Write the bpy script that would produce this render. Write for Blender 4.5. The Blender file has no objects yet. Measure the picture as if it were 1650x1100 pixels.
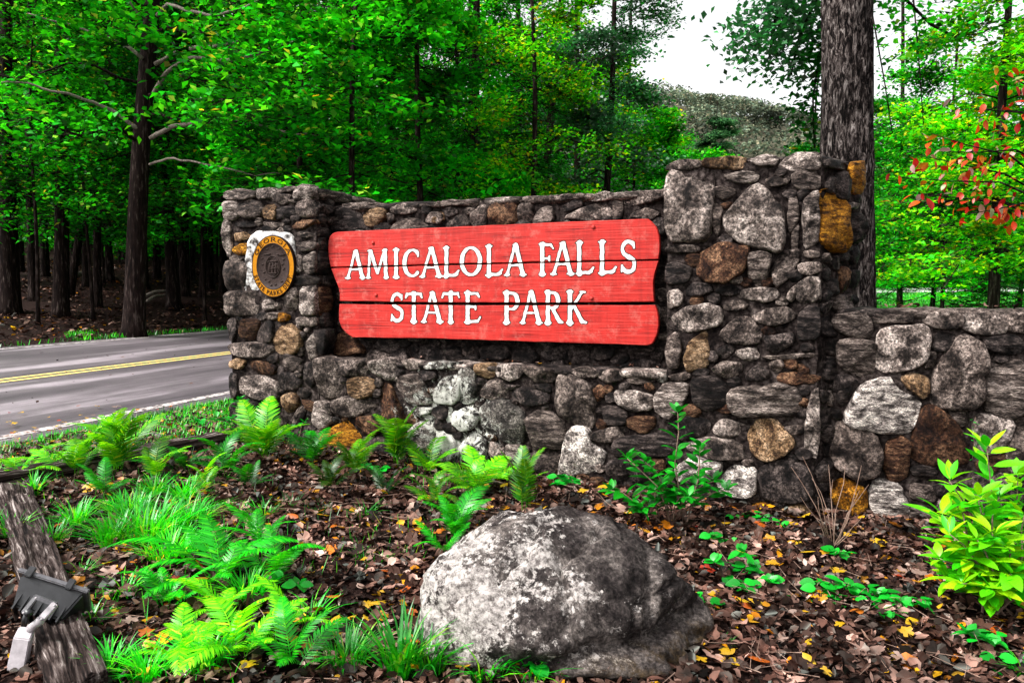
import bpy, bmesh, math, random
import numpy as np
from mathutils import Vector, Matrix, noise, geometry

random.seed(7)
C = bpy.context.scene.collection
SC = bpy.context.scene

# ------------------------------------------------------------------ camera, sky, sun, exposure
EYE = Vector((0, 0, 1.55))
FPX = 1200.0
TILT = math.atan(85 / FPX)
cam = bpy.data.cameras.new('camera'); camo = bpy.data.objects.new('camera', cam); C.objects.link(camo)
camo.location = EYE; camo.rotation_euler = (math.pi / 2 - TILT, 0, 0)
cam.sensor_width = 36; cam.lens = FPX / 1650 * 36; cam.clip_end = 3000; cam.clip_start = .05
SC.camera = camo

SUN_EL, SUN_AZ = math.radians(50), math.radians(243)     # azimuth clockwise from +Y
world = bpy.data.worlds.new('World'); SC.world = world; world.use_nodes = True
nt = world.node_tree; nt.nodes.clear()
sky = nt.nodes.new('ShaderNodeTexSky'); sky.sky_type = 'NISHITA'; sky.sun_disc = False
sky.sun_elevation = SUN_EL; sky.sun_rotation = SUN_AZ; sky.dust_density = 5; sky.air_density = 1.0
hs = nt.nodes.new('ShaderNodeHueSaturation'); hs.inputs['Saturation'].default_value = .06
hs.inputs['Value'].default_value = 1.0
bg = nt.nodes.new('ShaderNodeBackground'); bg.inputs['Strength'].default_value = .105
wo = nt.nodes.new('ShaderNodeOutputWorld')
nt.links.new(sky.outputs[0], hs.inputs['Color']); nt.links.new(hs.outputs[0], bg.inputs[0]); nt.links.new(bg.outputs[0], wo.inputs[0])
sun = bpy.data.lights.new('sun', 'SUN'); sun.energy = 1.5; sun.angle = math.radians(10); sun.color = (1, .97, .92)
suno = bpy.data.objects.new('sun', sun); C.objects.link(suno)
sd = Vector((math.sin(SUN_AZ) * math.cos(SUN_EL), math.cos(SUN_AZ) * math.cos(SUN_EL), math.sin(SUN_EL)))
suno.rotation_euler = sd.to_track_quat('Z', 'Y').to_euler(); suno.location = (-20, -20, 30)
SC.view_settings.view_transform = 'Standard'; SC.view_settings.look = 'None'
SC.view_settings.exposure = 1.78; SC.view_settings.gamma = 1
SC.render.engine = 'CYCLES'
SC.cycles.max_bounces = 6; SC.cycles.diffuse_bounces = 3; SC.cycles.transmission_bounces = 3; SC.cycles.glossy_bounces = 2

# ------------------------------------------------------------------ helpers
FW = Vector((0, math.cos(TILT), -math.sin(TILT))); UP = Vector((0, math.sin(TILT), math.cos(TILT)))
def ray(px, py):
    return Vector((1, 0, 0)) * ((px - 825) / FPX) + UP * ((550 - py) / FPX) + FW
def smooth(t):
    t = min(1, max(0, t)); return t * t * (3 - 2 * t)
def gz(x, y):
    q = x * .952 - y * .306
    u = (x + 2.6) * .93 - (y - 6.85) * .368
    if q > -6.6:
        zb = min(.2, max(-.06, .04 * (5 - u)))
        t = smooth((q + 6.6) / 1.8); z = .1 * (1 - t) + zb * t
    elif q > -13.3:
        z = .1 + .35 * (-6.6 - q) / 6.7
    else:
        z = .45 + .075 * min(60, -13.3 - q)
    if y > 20: z += .08 * (min(y, 220) - 20)
    return z
def G(px, py):
    d = ray(px, py); t = .5
    for i in range(4000):
        p = EYE + d * t
        if p.z <= gz(p.x, p.y): break
        t += .01 + t * .002
    return Vector((p.x, p.y, gz(p.x, p.y)))
def XY(px, Y): return ((px - 825) / FPX * Y, Y)

def tag(o, label=None, cat=None, group=None, kind=None):
    if label: o['label'] = label
    if cat: o['category'] = cat
    if group: o['group'] = group
    if kind: o['kind'] = kind
    return o
def empty(name, loc=(0, 0, 0), label=None, cat=None, group=None):
    o = bpy.data.objects.new(name, None); o.location = loc; o.empty_display_size = .1; C.objects.link(o)
    return tag(o, label, cat, group)
def link(name, me, parent=None, loc=None, mats=None, keep=True):
    o = bpy.data.objects.new(name, me); C.objects.link(o)
    if loc is not None: o.location = loc
    if parent is not None:
        o.parent = parent
        if keep:
            base = Vector(parent.location)
            if parent.parent is not None: base = base + Vector(parent.parent.location)
            o.location = Vector(o.location) - base
    if mats:
        for m in (mats if isinstance(mats, (list, tuple)) else [mats]):
            if len(me.materials) < (len(mats) if isinstance(mats, (list, tuple)) else 1): me.materials.append(m)
    return o
def mesh(name, verts, faces, smooth_=True, mi=None, center=False):
    """numpy friendly mesh; returns mesh (and centre)"""
    me = bpy.data.meshes.new(name)
    v = np.asarray(verts, dtype=np.float32)
    c = None
    if center: c = v.mean(0); v = v - c
    me.from_pydata(v.tolist() if len(v) < 200000 else v, [], faces)
    if smooth_: me.polygons.foreach_set('use_smooth', [True] * len(me.polygons))
    if mi is not None: me.polygons.foreach_set('material_index', mi)
    me.update()
    return (me, Vector([float(q) for q in c])) if center else me
def quads_mesh(name, V, smooth_=False):
    """V: (n,4,3) -> n loose quads, quickly"""
    n = len(V); me = bpy.data.meshes.new(name)
    me.vertices.add(n * 4); me.vertices.foreach_set('co', V.astype(np.float32).ravel())
    me.loops.add(n * 4); me.loops.foreach_set('vertex_index', np.arange(n * 4, dtype=np.int32))
    me.polygons.add(n); me.polygons.foreach_set('loop_start', np.arange(0, n * 4, 4, dtype=np.int32))
    try: me.polygons.foreach_set('loop_total', np.full(n, 4, dtype=np.int32))
    except Exception: pass
    me.update(calc_edges=True)
    return me

# ------------------------------------------------------------------ materials
def newmat(name):
    m = bpy.data.materials.new(name); m.use_nodes = True; m.node_tree.nodes.clear()
    t = m.node_tree; out = t.nodes.new('ShaderNodeOutputMaterial')
    return m, t, out
def N(t, kind, **kw):
    n = t.nodes.new('ShaderNode' + kind)
    for k, v in kw.items():
        if k in n.inputs: n.inputs[k].default_value = v
        else: setattr(n, k, v)
    return n
def ramp(t, src, stops, interp='LINEAR'):
    r = t.nodes.new('ShaderNodeValToRGB'); r.color_ramp.interpolation = interp
    e = r.color_ramp.elements
    while len(e) < len(stops): e.new(.5)
    for i, (p, c) in enumerate(stops):
        e[i].position = p; e[i].color = (*c, 1) if len(c) == 3 else c
    t.links.new(src, r.inputs[0]); return r
def G3(v): return (v, v, v)
def mix(t, fac, a, b, mode='MIX'):
    m = t.nodes.new('ShaderNodeMix'); m.data_type = 'RGBA'; m.blend_type = mode
    for s, v in ((0, fac), (6, a), (7, b)):
        if hasattr(v, 'is_linked') or hasattr(v, 'links'): t.links.new(v, m.inputs[s])
        else: m.inputs[s].default_value = v if s == 0 else (*v, 1)
    return m.outputs[2]

def leaf_mat(name, stops, trans=.45, gloss=.02, rough=.4, clump=.9):
    m, t, out = newmat(name)
    geo = N(t, 'NewGeometry')
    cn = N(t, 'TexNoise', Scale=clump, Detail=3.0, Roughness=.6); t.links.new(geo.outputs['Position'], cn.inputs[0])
    cr_ = ramp(t, cn.outputs[0], [(.36, G3(.12)), (.5, G3(.8)), (.62, G3(1.6))])  # noise paints shaded pockets and bright clumps into the leaf colour
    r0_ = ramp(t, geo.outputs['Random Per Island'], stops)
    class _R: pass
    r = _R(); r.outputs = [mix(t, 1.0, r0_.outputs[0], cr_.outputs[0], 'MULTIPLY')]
    d = N(t, 'BsdfDiffuse'); tr = N(t, 'BsdfTranslucent'); mx = N(t, 'MixShader'); mx.inputs[0].default_value = trans
    t.links.new(r.outputs[0], d.inputs['Color'])
    hs = N(t, 'HueSaturation'); hs.inputs['Value'].default_value = 1.25; hs.inputs['Hue'].default_value = .49
    t.links.new(r.outputs[0], hs.inputs['Color']); t.links.new(hs.outputs[0], tr.inputs['Color'])
    t.links.new(d.outputs[0], mx.inputs[1]); t.links.new(tr.outputs[0], mx.inputs[2])
    g = N(t, 'BsdfGlossy'); g.inputs['Roughness'].default_value = rough; g.inputs['Color'].default_value = (.9, 1, .9, 1)
    m2 = N(t, 'MixShader'); m2.inputs[0].default_value = gloss
    t.links.new(mx.outputs[0], m2.inputs[1]); t.links.new(g.outputs[0], m2.inputs[2]); t.links.new(m2.outputs[0], out.inputs[0])
    return m
M = {}
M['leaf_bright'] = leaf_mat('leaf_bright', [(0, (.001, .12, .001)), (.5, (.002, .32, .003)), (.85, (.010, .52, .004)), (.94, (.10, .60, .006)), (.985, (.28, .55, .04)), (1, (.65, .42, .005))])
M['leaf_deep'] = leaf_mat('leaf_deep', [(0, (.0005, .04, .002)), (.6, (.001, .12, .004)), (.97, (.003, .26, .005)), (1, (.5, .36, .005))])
M['leaf_blue'] = leaf_mat('leaf_blue', [(0, (.004, .04, .012)), (.6, (.008, .10, .02)), (1, (.02, .20, .03))], trans=.3, gloss=.16, rough=.35)
M['leaf_yellow'] = leaf_mat('leaf_yellow', [(0, (.003, .26, .001)), (.5, (.04, .50, .002)), (.8, (.18, .60, .003)), (.95, (.48, .60, .005)), (1, (.75, .5, .008))])
M['needle'] = leaf_mat('needle', [(0, (.0005, .06, .004)), (.6, (.002, .22, .008)), (1, (.01, .42, .008))], gloss=.03)
M['leaf_hazed'] = leaf_mat('leaf_hazed', [(0, (.06, .09, .06)), (.5, (.10, .14, .09)), (.8, (.15, .18, .11)), (1, (.22, .19, .12))], trans=.25, clump=.07)  # greyed and paled: distance haze painted into the foliage colour
M['fern'] = leaf_mat('fern', [(0, (.012, .28, .001)), (.5, (.09, .46, .002)), (.9, (.22, .56, .003)), (1, (.5, .55, .02))], gloss=.03)
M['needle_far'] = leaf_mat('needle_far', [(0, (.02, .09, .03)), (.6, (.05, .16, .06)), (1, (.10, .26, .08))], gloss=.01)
M['fern_deep'] = leaf_mat('fern_deep', [(0, (.001, .16, .002)), (.7, (.003, .36, .003)), (1, (.06, .5, .004))], gloss=.03)
M['grass'] = leaf_mat('grass', [(0, (.001, .24, .002)), (.7, (.003, .52, .004)), (.95, (.14, .6, .006)), (1, (.5, .45, .05))], gloss=.05)

def object_random(t):
    return N(t, 'ObjectInfo').outputs['Random']
def single_leaf_mat(name, stops, gloss=.08, trans=.35):
    m, t, out = newmat(name)
    r = ramp(t, object_random(t), stops)
    tc = N(t, 'TexCoord'); nz = N(t, 'TexNoise', Scale=25.0, Detail=3.0); t.links.new(tc.outputs['Object'], nz.inputs[0])
    col = mix(t, .5, r.outputs[0], ramp(t, nz.outputs[0], [(.3, G3(.45)), (.7, G3(1.4))]).outputs[0], 'MULTIPLY')
    d = N(t, 'BsdfDiffuse'); tr = N(t, 'BsdfTranslucent'); mx = N(t, 'MixShader'); mx.inputs[0].default_value = trans
    t.links.new(col, d.inputs[0]); t.links.new(col, tr.inputs[0])
    t.links.new(d.outputs[0], mx.inputs[1]); t.links.new(tr.outputs[0], mx.inputs[2])
    g = N(t, 'BsdfGlossy'); g.inputs['Roughness'].default_value = .38
    m2 = N(t, 'MixShader'); m2.inputs[0].default_value = gloss
    t.links.new(mx.outputs[0], m2.inputs[1]); t.links.new(g.outputs[0], m2.inputs[2]); t.links.new(m2.outputs[0], out.inputs[0])
    return m
M['shrub_leaf'] = single_leaf_mat('shrub_leaf', [(0, (.001, .16, .004)), (1, (.004, .38, .006))], gloss=.06)
M['laurel_leaf'] = single_leaf_mat('laurel_leaf', [(0, (.02, .42, .002)), (.5, (.12, .60, .003)), (1, (.40, .70, .004))], gloss=.04)
M['vine_leaf'] = single_leaf_mat('vine_leaf', [(0, (.001, .20, .01)), (1, (.004, .46, .02))], gloss=.05)
M['red_leaf'] = single_leaf_mat('red_leaf', gloss=.03, stops=[(0, (.28, .003, .003)), (.3, (.42, .015, .005)), (.6, (.50, .09, .004)), (.75, (.48, .20, .01)), (.82, (.36, .20, .18)), (.93, (.42, .28, .25)), (1, (.12, .30, .01))])
M['fallen_yellow'] = single_leaf_mat('fallen_yellow', [(0, (.5, .27, .005)), (.6, (.6, .36, .008)), (1, (.45, .18, .008))])
M['fallen_orange'] = single_leaf_mat('fallen_orange', [(0, (.42, .08, .005)), (.6, (.5, .14, .005)), (1, (.4, .02, .01))])
M['fallen_pale'] = single_leaf_mat('fallen_pale', [(0, (.36, .25, .21)), (1, (.25, .15, .11))])

def stain(t, pos, col, centre, rad, amt=.5, c=(.55, .54, .49)):
    d = N(t, 'VectorMath', operation='DISTANCE'); t.links.new(pos, d.inputs[0]); d.inputs[1].default_value = centre
    a = N(t, 'MapRange'); t.links.new(d.outputs['Value'], a.inputs[0]); a.inputs[1].default_value = rad; a.inputs[2].default_value = 0; a.inputs[3].default_value = -.12; a.inputs[4].default_value = .13
    n = N(t, 'TexNoise', Scale=13.0, Detail=10.0, Roughness=.85, Distortion=.5); t.links.new(pos, n.inputs[0])
    s_ = N(t, 'Math', operation='ADD'); t.links.new(a.outputs[0], s_.inputs[0]); t.links.new(n.outputs[0], s_.inputs[1])
    r = ramp(t, s_.outputs[0], [(.555, G3(0)), (.60, G3(1))])
    return mix(t, r.outputs[0], col, c)
def _stc(px, py):
    o = Vector((-2.60, 6.85, 0)); n = Vector((.368, .93, 0)).normalized(); d = ray(px, py); return tuple(EYE + d * ((o - EYE).dot(n) / d.dot(n)))
STC = _stc(725, 685)
def rock_mat(name, dark, mid, light, scale=1.0, lichen=0.0, grain=1.0):
    m, t, out = newmat(name)
    geo = N(t, 'NewGeometry'); wpos = geo.outputs['Position']; rn = object_random(t)
    f1 = N(t, 'MapRange'); t.links.new(rn, f1.inputs[0]); f1.inputs[3].default_value = .7; f1.inputs[4].default_value = 1.5
    mm = N(t, 'Math', operation='FRACT'); m7 = N(t, 'Math', operation='MULTIPLY'); m7.inputs[1].default_value = 7.31; t.links.new(rn, m7.inputs[0]); t.links.new(m7.outputs[0], mm.inputs[0])
    f2 = N(t, 'MapRange'); t.links.new(mm.outputs[0], f2.inputs[0]); f2.inputs[1].default_value = .45; f2.inputs[3].default_value = 1.0; f2.inputs[4].default_value = 4.5
    cb = N(t, 'CombineXYZ'); cb.inputs[0].default_value = 1; cb.inputs[1].default_value = 1; t.links.new(f2.outputs[0], cb.inputs[2])
    v1 = N(t, 'VectorMath', operation='MULTIPLY'); t.links.new(wpos, v1.inputs[0]); t.links.new(cb.outputs[0], v1.inputs[1])
    v2 = N(t, 'VectorMath', operation='SCALE'); t.links.new(v1.outputs[0], v2.inputs[0]); t.links.new(f1.outputs[0], v2.inputs['Scale']); pos = v2.outputs[0]
    n1 = N(t, 'TexNoise', Scale=7.0 * scale, Detail=9.0, Roughness=.68, Distortion=.4); t.links.new(pos, n1.inputs[0])
    n2 = N(t, 'TexNoise', Scale=48.0 * scale, Detail=6.0, Roughness=.8); t.links.new(pos, n2.inputs[0])
    r = ramp(t, n1.outputs[0], [(.38, dark), (.49, mid), (.60, light)])
    g_ = ramp(t, n2.outputs[0], [(.38, G3(.07)), (.47, G3(.55)), (.55, G3(1.4)), (.64, G3(3.0))])
    col = mix(t, 1.0, r.outputs[0], g_.outputs[0], 'MULTIPLY')
    rnd = object_random(t)
    col = mix(t, 1.0, col, ramp(t, rnd, [(0, (.62, .57, .54)), (.5, (.95, .91, .88)), (1, (1.3, 1.24, 1.2))]).outputs[0], 'MULTIPLY')
    if lichen > 0:
        l1 = N(t, 'TexNoise', Scale=26.0, Detail=6.0, Roughness=.75); t.links.new(wpos, l1.inputs[0])
        l2 = N(t, 'TexNoise', Scale=2.6, Detail=2.0); t.links.new(wpos, l2.inputs[0])
        s = N(t, 'Math', operation='ADD'); t.links.new(l1.outputs[0], s.inputs[0]); t.links.new(l2.outputs[0], s.inputs[1])
        lr = ramp(t, s.outputs[0], [(0, G3(0)), (.0, G3(0)), (1, G3(1))])
        lr.color_ramp.elements[1].position = .585; lr.color_ramp.elements[2].position = .63
        s2 = N(t, 'Math', operation='MULTIPLY'); s2.inputs[1].default_value = .55; t.links.new(s.outputs[0], s2.inputs[0]); t.links.new(s2.outputs[0], lr.inputs[0])
        col = mix(t, lr.outputs[0], col, (.42, .41, .37))
    if name in ('rock_lichened', 'rock_grey', 'rock_brown', 'rock_mottled'): col = stain(t, wpos, col, STC, .80)
    bs = N(t, 'BsdfPrincipled'); bs.inputs['Roughness'].default_value = .6; bs.inputs['Specular IOR Level'].default_value = .10
    t.links.new(col, bs.inputs['Base Color'])
    hh = N(t, 'Math', operation='ADD'); t.links.new(n1.outputs[0], hh.inputs[0]); t.links.new(n2.outputs[0], hh.inputs[1])
    b = N(t, 'Bump'); b.inputs['Strength'].default_value = 1.0; b.inputs['Distance'].default_value = .016
    t.links.new(hh.outputs[0], b.inputs['Height']); t.links.new(b.outputs[0], bs.inputs['Normal'])
    t.links.new(bs.outputs[0], out.inputs[0]); return m
M['g'] = rock_mat('rock_grey', (.007, .005, .0045), (.058, .045, .040), (.21, .172, .155))
M['l'] = rock_mat('rock_light', (.014, .011, .010), (.115, .093, .084), (.37, .32, .295))
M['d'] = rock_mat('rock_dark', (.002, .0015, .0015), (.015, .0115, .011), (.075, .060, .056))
M['b'] = rock_mat('rock_brown', (.010, .004, .003), (.048, .022, .012), (.15, .085, .05))
M['o'] = rock_mat('rock_orange', (.03, .011, .001), (.17, .065, .004), (.36, .17, .015))
M['t'] = rock_mat('rock_tan', (.03, .016, .009), (.14, .085, .045), (.32, .22, .14))
M['w'] = rock_mat('rock_mottled', (.02, .017, .016), (.20, .175, .165), (.60, .56, .52))
M['x'] = rock_mat('rock_lichened', (.006, .006, .005), (.04, .035, .033), (.12, .11, .10), lichen=1.0)

def mortar_mat():
    m, t, out = newmat('mortar')
    geo = N(t, 'NewGeometry'); pos = geo.outputs['Position']
    n1 = N(t, 'TexNoise', Scale=30.0, Detail=7.0, Roughness=.7); t.links.new(pos, n1.inputs[0])
    n2 = N(t, 'TexNoise', Scale=2.5, Detail=3.0); t.links.new(pos, n2.inputs[0])
    col = mix(t, ramp(t, n2.outputs[0], [(.4, G3(0)), (.65, G3(1))]).outputs[0], ramp(t, n1.outputs[0], [(.38, (.002, .0015, .0015)), (.5, (.010, .007, .0065)), (.66, (.045, .034, .031))]).outputs[0],
              ramp(t, n1.outputs[0], [(.38, (.006, .004, .004)), (.5, (.028, .021, .019)), (.66, (.10, .078, .072))]).outputs[0])
    col = stain(t, pos, col, STC, .80)
    bs = N(t, 'BsdfPrincipled'); bs.inputs['Roughness'].default_value = .85; bs.inputs['Specular IOR Level'].default_value = .04
    t.links.new(col, bs.inputs['Base Color'])
    b = N(t, 'Bump'); b.inputs['Strength'].default_value = .8; b.inputs['Distance'].default_value = .01
    t.links.new(n1.outputs[0], b.inputs['Height']); t.links.new(b.outputs[0], bs.inputs['Normal'])
    t.links.new(bs.outputs[0], out.inputs[0]); return m
M['mortar'] = mortar_mat()

def noisy(name, stops, scale=(1, 1, 1), nscale=10, detail=6, rough=.7, bump=.4, bdist=.01, coord='Position', distortion=0.0, spec=.06, metallic=0):
    m, t, out = newmat(name)
    if coord == 'Position': src = N(t, 'NewGeometry').outputs['Position']
    else: src = N(t, 'TexCoord').outputs[coord]
    mp = N(t, 'Mapping'); mp.inputs['Scale'].default_value = scale; t.links.new(src, mp.inputs[0])
    n1 = N(t, 'TexNoise', Scale=float(nscale), Detail=float(detail), Roughness=.65, Distortion=distortion); t.links.new(mp.outputs[0], n1.inputs[0])
    r = ramp(t, n1.outputs[0], stops)
    bs = N(t, 'BsdfPrincipled'); bs.inputs['Roughness'].default_value = rough; bs.inputs['Specular IOR Level'].default_value = spec; bs.inputs['Metallic'].default_value = metallic
    t.links.new(r.outputs[0], bs.inputs['Base Color'])
    if bump:
        b = N(t, 'Bump'); b.inputs['Strength'].default_value = bump; b.inputs['Distance'].default_value = bdist
        t.links.new(n1.outputs[0], b.inputs['Height']); t.links.new(b.outputs[0], bs.inputs['Normal'])
    t.links.new(bs.outputs[0], out.inputs[0]); return m
M['white_cement'] = noisy('white_cement', [(.40, (.03, .025, .023)), (.47, (.28, .26, .25)), (.56, (.62, .60, .58))], nscale=16, detail=9, bump=1, bdist=.02)
M['bark_dark'] = noisy('bark_dark', [(.35, (.003, .002, .002)), (.55, (.014, .008, .007)), (.72, (.10, .075, .068))], scale=(6, 6, 1.0), nscale=3, bump=.9, bdist=.03, rough=.9)
M['bark_pale'] = noisy('bark_pale', [(.3, (.06, .045, .04)), (.55, (.22, .18, .155)), (.8, (.42, .38, .33))], scale=(5, 5, 3), nscale=5, bump=.3)
M['twig'] = noisy('twig', [(.3, (.08, .045, .03)), (.7, (.28, .19, .15))], nscale=20, bump=0)
M['bronze'] = noisy('bronze', [(.3, (.012, .007, .006)), (.7, (.045, .028, .024))], nscale=60, rough=.6, bump=.3, metallic=0, spec=.12)
M['orange_paint'] = noisy('orange_paint', [(.3, (.28, .10, .004)), (.6, (.42, .17, .006)), (.8, (.2, .07, .005))], nscale=70, rough=.5, bump=.2)
M['dark_paint'] = noisy('dark_paint', [(.3, (.008, .004, .003)), (.7, (.02, .009, .006))], nscale=60, rough=.6, bump=0)
M['letter_white'] = noisy('letter_white', [(.25, (.35, .31, .30)), (.42, (.62, .60, .58)), (1, (.68, .66, .64))], nscale=45, rough=.6, bump=.15, bdist=.003)
M['letter_edge'] = noisy('letter_edge', [(.3, (.006, .003, .003)), (.7, (.02, .01, .008))], nscale=40, rough=.8, bump=0)
M['black_metal'] = noisy('black_metal', [(.3, (.006, .006, .007)), (.7, (.02, .02, .023))], nscale=40, rough=.38, bump=.1, coord='Object', spec=.5)
M['dark_grey_metal'] = noisy('dark_grey_metal', [(.3, (.05, .048, .052)), (.7, (.12, .115, .125))], nscale=40, rough=.35, bump=.1, coord='Object', spec=.5)
M['grey_metal'] = noisy('grey_metal', [(.3, (.24, .22, .23)), (.7, (.42, .38, .40))], nscale=30, rough=.45, bump=.1, coord='Object', spec=.5)

def board_mat():
    m, t, out = newmat('red_painted_wood')
    tc = N(t, 'TexCoord')
    mp = N(t, 'Mapping'); mp.inputs['Scale'].default_value = (.9, 1, 42); t.links.new(tc.outputs['Object'], mp.inputs[0])
    n1 = N(t, 'TexNoise', Scale=2.2, Detail=6.0, Roughness=.6, Distortion=.35); t.links.new(mp.outputs[0], n1.inputs[0])
    n2 = N(t, 'TexNoise', Scale=3.0, Detail=4.0); t.links.new(tc.outputs['Object'], n2.inputs[0])
    c = ramp(t, n1.outputs[0], [(.30, (.10, .003, .003)), (.40, (.32, .010, .007)), (.55, (.44, .017, .012)), (.75, (.54, .060, .045))])
    col = mix(t, .55, c.outputs[0], ramp(t, n2.outputs[0], [(.3, G3(.62)), (.7, G3(1.2))]).outputs[0], 'MULTIPLY')
    mp3 = N(t, 'Mapping'); mp3.inputs['Scale'].default_value = (1.6, 1, 70); t.links.new(tc.outputs['Object'], mp3.inputs[0])
    n3 = N(t, 'TexNoise', Scale=1.5, Detail=2.0); t.links.new(mp3.outputs[0], n3.inputs[0])
    cr = ramp(t, n3.outputs[0], [(.0, G3(1)), (.29, G3(1)), (.33, G3(0)), (1, G3(0))])
    mp4 = N(t, 'Mapping'); mp4.inputs['Scale'].default_value = (9, 1, .8); t.links.new(tc.outputs['Object'], mp4.inputs[0])
    n4 = N(t, 'TexNoise', Scale=2.0, Detail=5.0, Roughness=.7); t.links.new(mp4.outputs[0], n4.inputs[0])
    col = mix(t, .5, col, ramp(t, n4.outputs[0], [(.35, G3(.6)), (.55, G3(1.1))]).outputs[0], 'MULTIPLY')
    n5 = N(t, 'TexNoise', Scale=7.0, Detail=8.0, Roughness=.8); t.links.new(tc.outputs['Object'], n5.inputs[0])
    fd_ = ramp(t, n5.outputs[0], [(.52, G3(0)), (.66, G3(.45))]); col = mix(t, fd_.outputs[0], col, (.50, .16, .13))
    col = mix(t, cr.outputs[0], col, (.05, .004, .004))
    bs = N(t, 'BsdfPrincipled'); bs.inputs['Roughness'].default_value = .6; bs.inputs['Specular IOR Level'].default_value = .25
    t.links.new(col, bs.inputs['Base Color'])
    b = N(t, 'Bump'); b.inputs['Strength'].default_value = .6; b.inputs['Distance'].default_value = .006
    t.links.new(n1.outputs[0], b.inputs['Height']); t.links.new(b.outputs[0], bs.inputs['Normal'])
    t.links.new(bs.outputs[0], out.inputs[0]); return m
M['board'] = board_mat()

def bark_big():
    m, t, out = newmat('bark_furrowed')
    pos = N(t, 'NewGeometry').outputs['Position']
    mp = N(t, 'Mapping'); mp.inputs['Scale'].default_value = (14, 14, 4.2); t.links.new(pos, mp.inputs[0])
    n1 = N(t, 'TexNoise', Scale=2.2, Detail=8.0, Roughness=.75, Distortion=.8); t.links.new(mp.outputs[0], n1.inputs[0])
    n2 = N(t, 'TexNoise', Scale=1.8, Detail=4.0); t.links.new(pos, n2.inputs[0])
    c = ramp(t, n1.outputs[0], [(.43, (.002, .0015, .0015)), (.50, (.018, .013, .012)), (.57, (.11, .09, .083)), (.68, (.36, .32, .30))])
    col = mix(t, .8, c.outputs[0], ramp(t, n2.outputs[0], [(.35, G3(.45)), (.65, G3(1.2))]).outputs[0], 'MULTIPLY')
    bs = N(t, 'BsdfPrincipled'); bs.inputs['Roughness'].default_value = .85; bs.inputs['Specular IOR Level'].default_value = .04; t.links.new(col, bs.inputs['Base Color'])
    b = N(t, 'Bump'); b.inputs['Strength'].default_value = 1.0; b.inputs['Distance'].default_value = .03
    t.links.new(n1.outputs[0], b.inputs['Height']); t.links.new(b.outputs[0], bs.inputs['Normal'])
    t.links.new(bs.outputs[0], out.inputs[0]); return m
M['bark_big'] = bark_big()

def asphalt():
    m, t, out = newmat('asphalt')
    pos = N(t, 'NewGeometry').outputs['Position']
    rot = N(t, 'Mapping'); rot.inputs['Rotation'].default_value = (0, 0, math.radians(17.8)); t.links.new(pos, rot.inputs[0])
    mp = N(t, 'Mapping'); mp.inputs['Scale'].default_value = (.9, .09, 1); t.links.new(rot.outputs[0], mp.inputs[0])
    n1 = N(t, 'TexNoise', Scale=1.5, Detail=4.0, Roughness=.6); t.links.new(mp.outputs[0], n1.inputs[0])
    n2 = N(t, 'TexNoise', Scale=120.0, Detail=4.0, Roughness=.8); t.links.new(pos, n2.inputs[0])
    n3 = N(t, 'TexNoise', Scale=3.0, Detail=8.0, Roughness=.8); t.links.new(pos, n3.inputs[0])
    c = ramp(t, n1.outputs[0], [(.36, (.040, .030, .037)), (.52, (.095, .078, .088)), (.68, (.34, .29, .32))])
    col = mix(t, .7, c.outputs[0], ramp(t, n2.outputs[0], [(.3, G3(.55)), (.7, G3(1.4))]).outputs[0], 'MULTIPLY')
    col = mix(t, .6, col, ramp(t, n3.outputs[0], [(.35, G3(.7)), (.7, G3(1.4))]).outputs[0], 'MULTIPLY')
    bs = N(t, 'BsdfPrincipled'); t.links.new(col, bs.inputs['Base Color'])
    rr = ramp(t, n1.outputs[0], [(.35, G3(.62)), (.7, G3(.42))]); t.links.new(rr.outputs[0], bs.inputs['Roughness'])
    b = N(t, 'Bump'); b.inputs['Strength'].default_value = .4; b.inputs['Distance'].default_value = .005
    t.links.new(n2.outputs[0], b.inputs['Height']); t.links.new(b.outputs[0], bs.inputs['Normal'])
    t.links.new(bs.outputs[0], out.inputs[0]); return m
M['asphalt'] = asphalt()
def wornpaint(name, c1, c0=(.07, .06, .06), th=.42):
    return noisy(name, [(th - .06, c0), (th, c1), (1, c1)], nscale=14, detail=8, rough=.6, bump=0)
M['yellow_paint'] = wornpaint('yellow_paint', (.62, .47, .16))
M['white_paint'] = wornpaint('white_paint', (.40, .36, .35), c0=(.10, .08, .08), th=.5)
def ground_mat():
    m, t, out = newmat('leaf_mould')
    pos = N(t, 'NewGeometry').outputs['Position']
    n1 = N(t, 'TexNoise', Scale=28.0, Detail=8.0, Roughness=.75); t.links.new(pos, n1.inputs[0])
    v = N(t, 'TexVoronoi', Scale=16.0); t.links.new(pos, v.inputs['Vector'])
    c = ramp(t, n1.outputs[0], [(.35, (.004, .002, .002)), (.55, (.022, .012, .010)), (.75, (.07, .045, .04))])
    sep = N(t, 'SeparateColor'); t.links.new(v.outputs['Color'], sep.inputs[0])
    y = ramp(t, sep.outputs[0], [(0, G3(0)), (.9, G3(0)), (.92, G3(1)), (1, G3(1))])
    col = c.outputs[0]
    bs = N(t, 'BsdfPrincipled'); bs.inputs['Roughness'].default_value = .8; bs.inputs['Specular IOR Level'].default_value = .04; t.links.new(col, bs.inputs['Base Color'])
    b = N(t, 'Bump'); b.inputs['Strength'].default_value = 1; b.inputs['Distance'].default_value = .02
    t.links.new(n1.outputs[0], b.inputs['Height']); t.links.new(b.outputs[0], bs.inputs['Normal'])
    t.links.new(bs.outputs[0], out.inputs[0]); return m
M['ground'] = ground_mat()
M['lawn'] = noisy('lawn', [(.3, (.006, .10, .005)), (.55, (.02, .24, .01)), (.8, (.10, .26, .03))], nscale=6, detail=8, bump=.6, bdist=.03)
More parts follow.
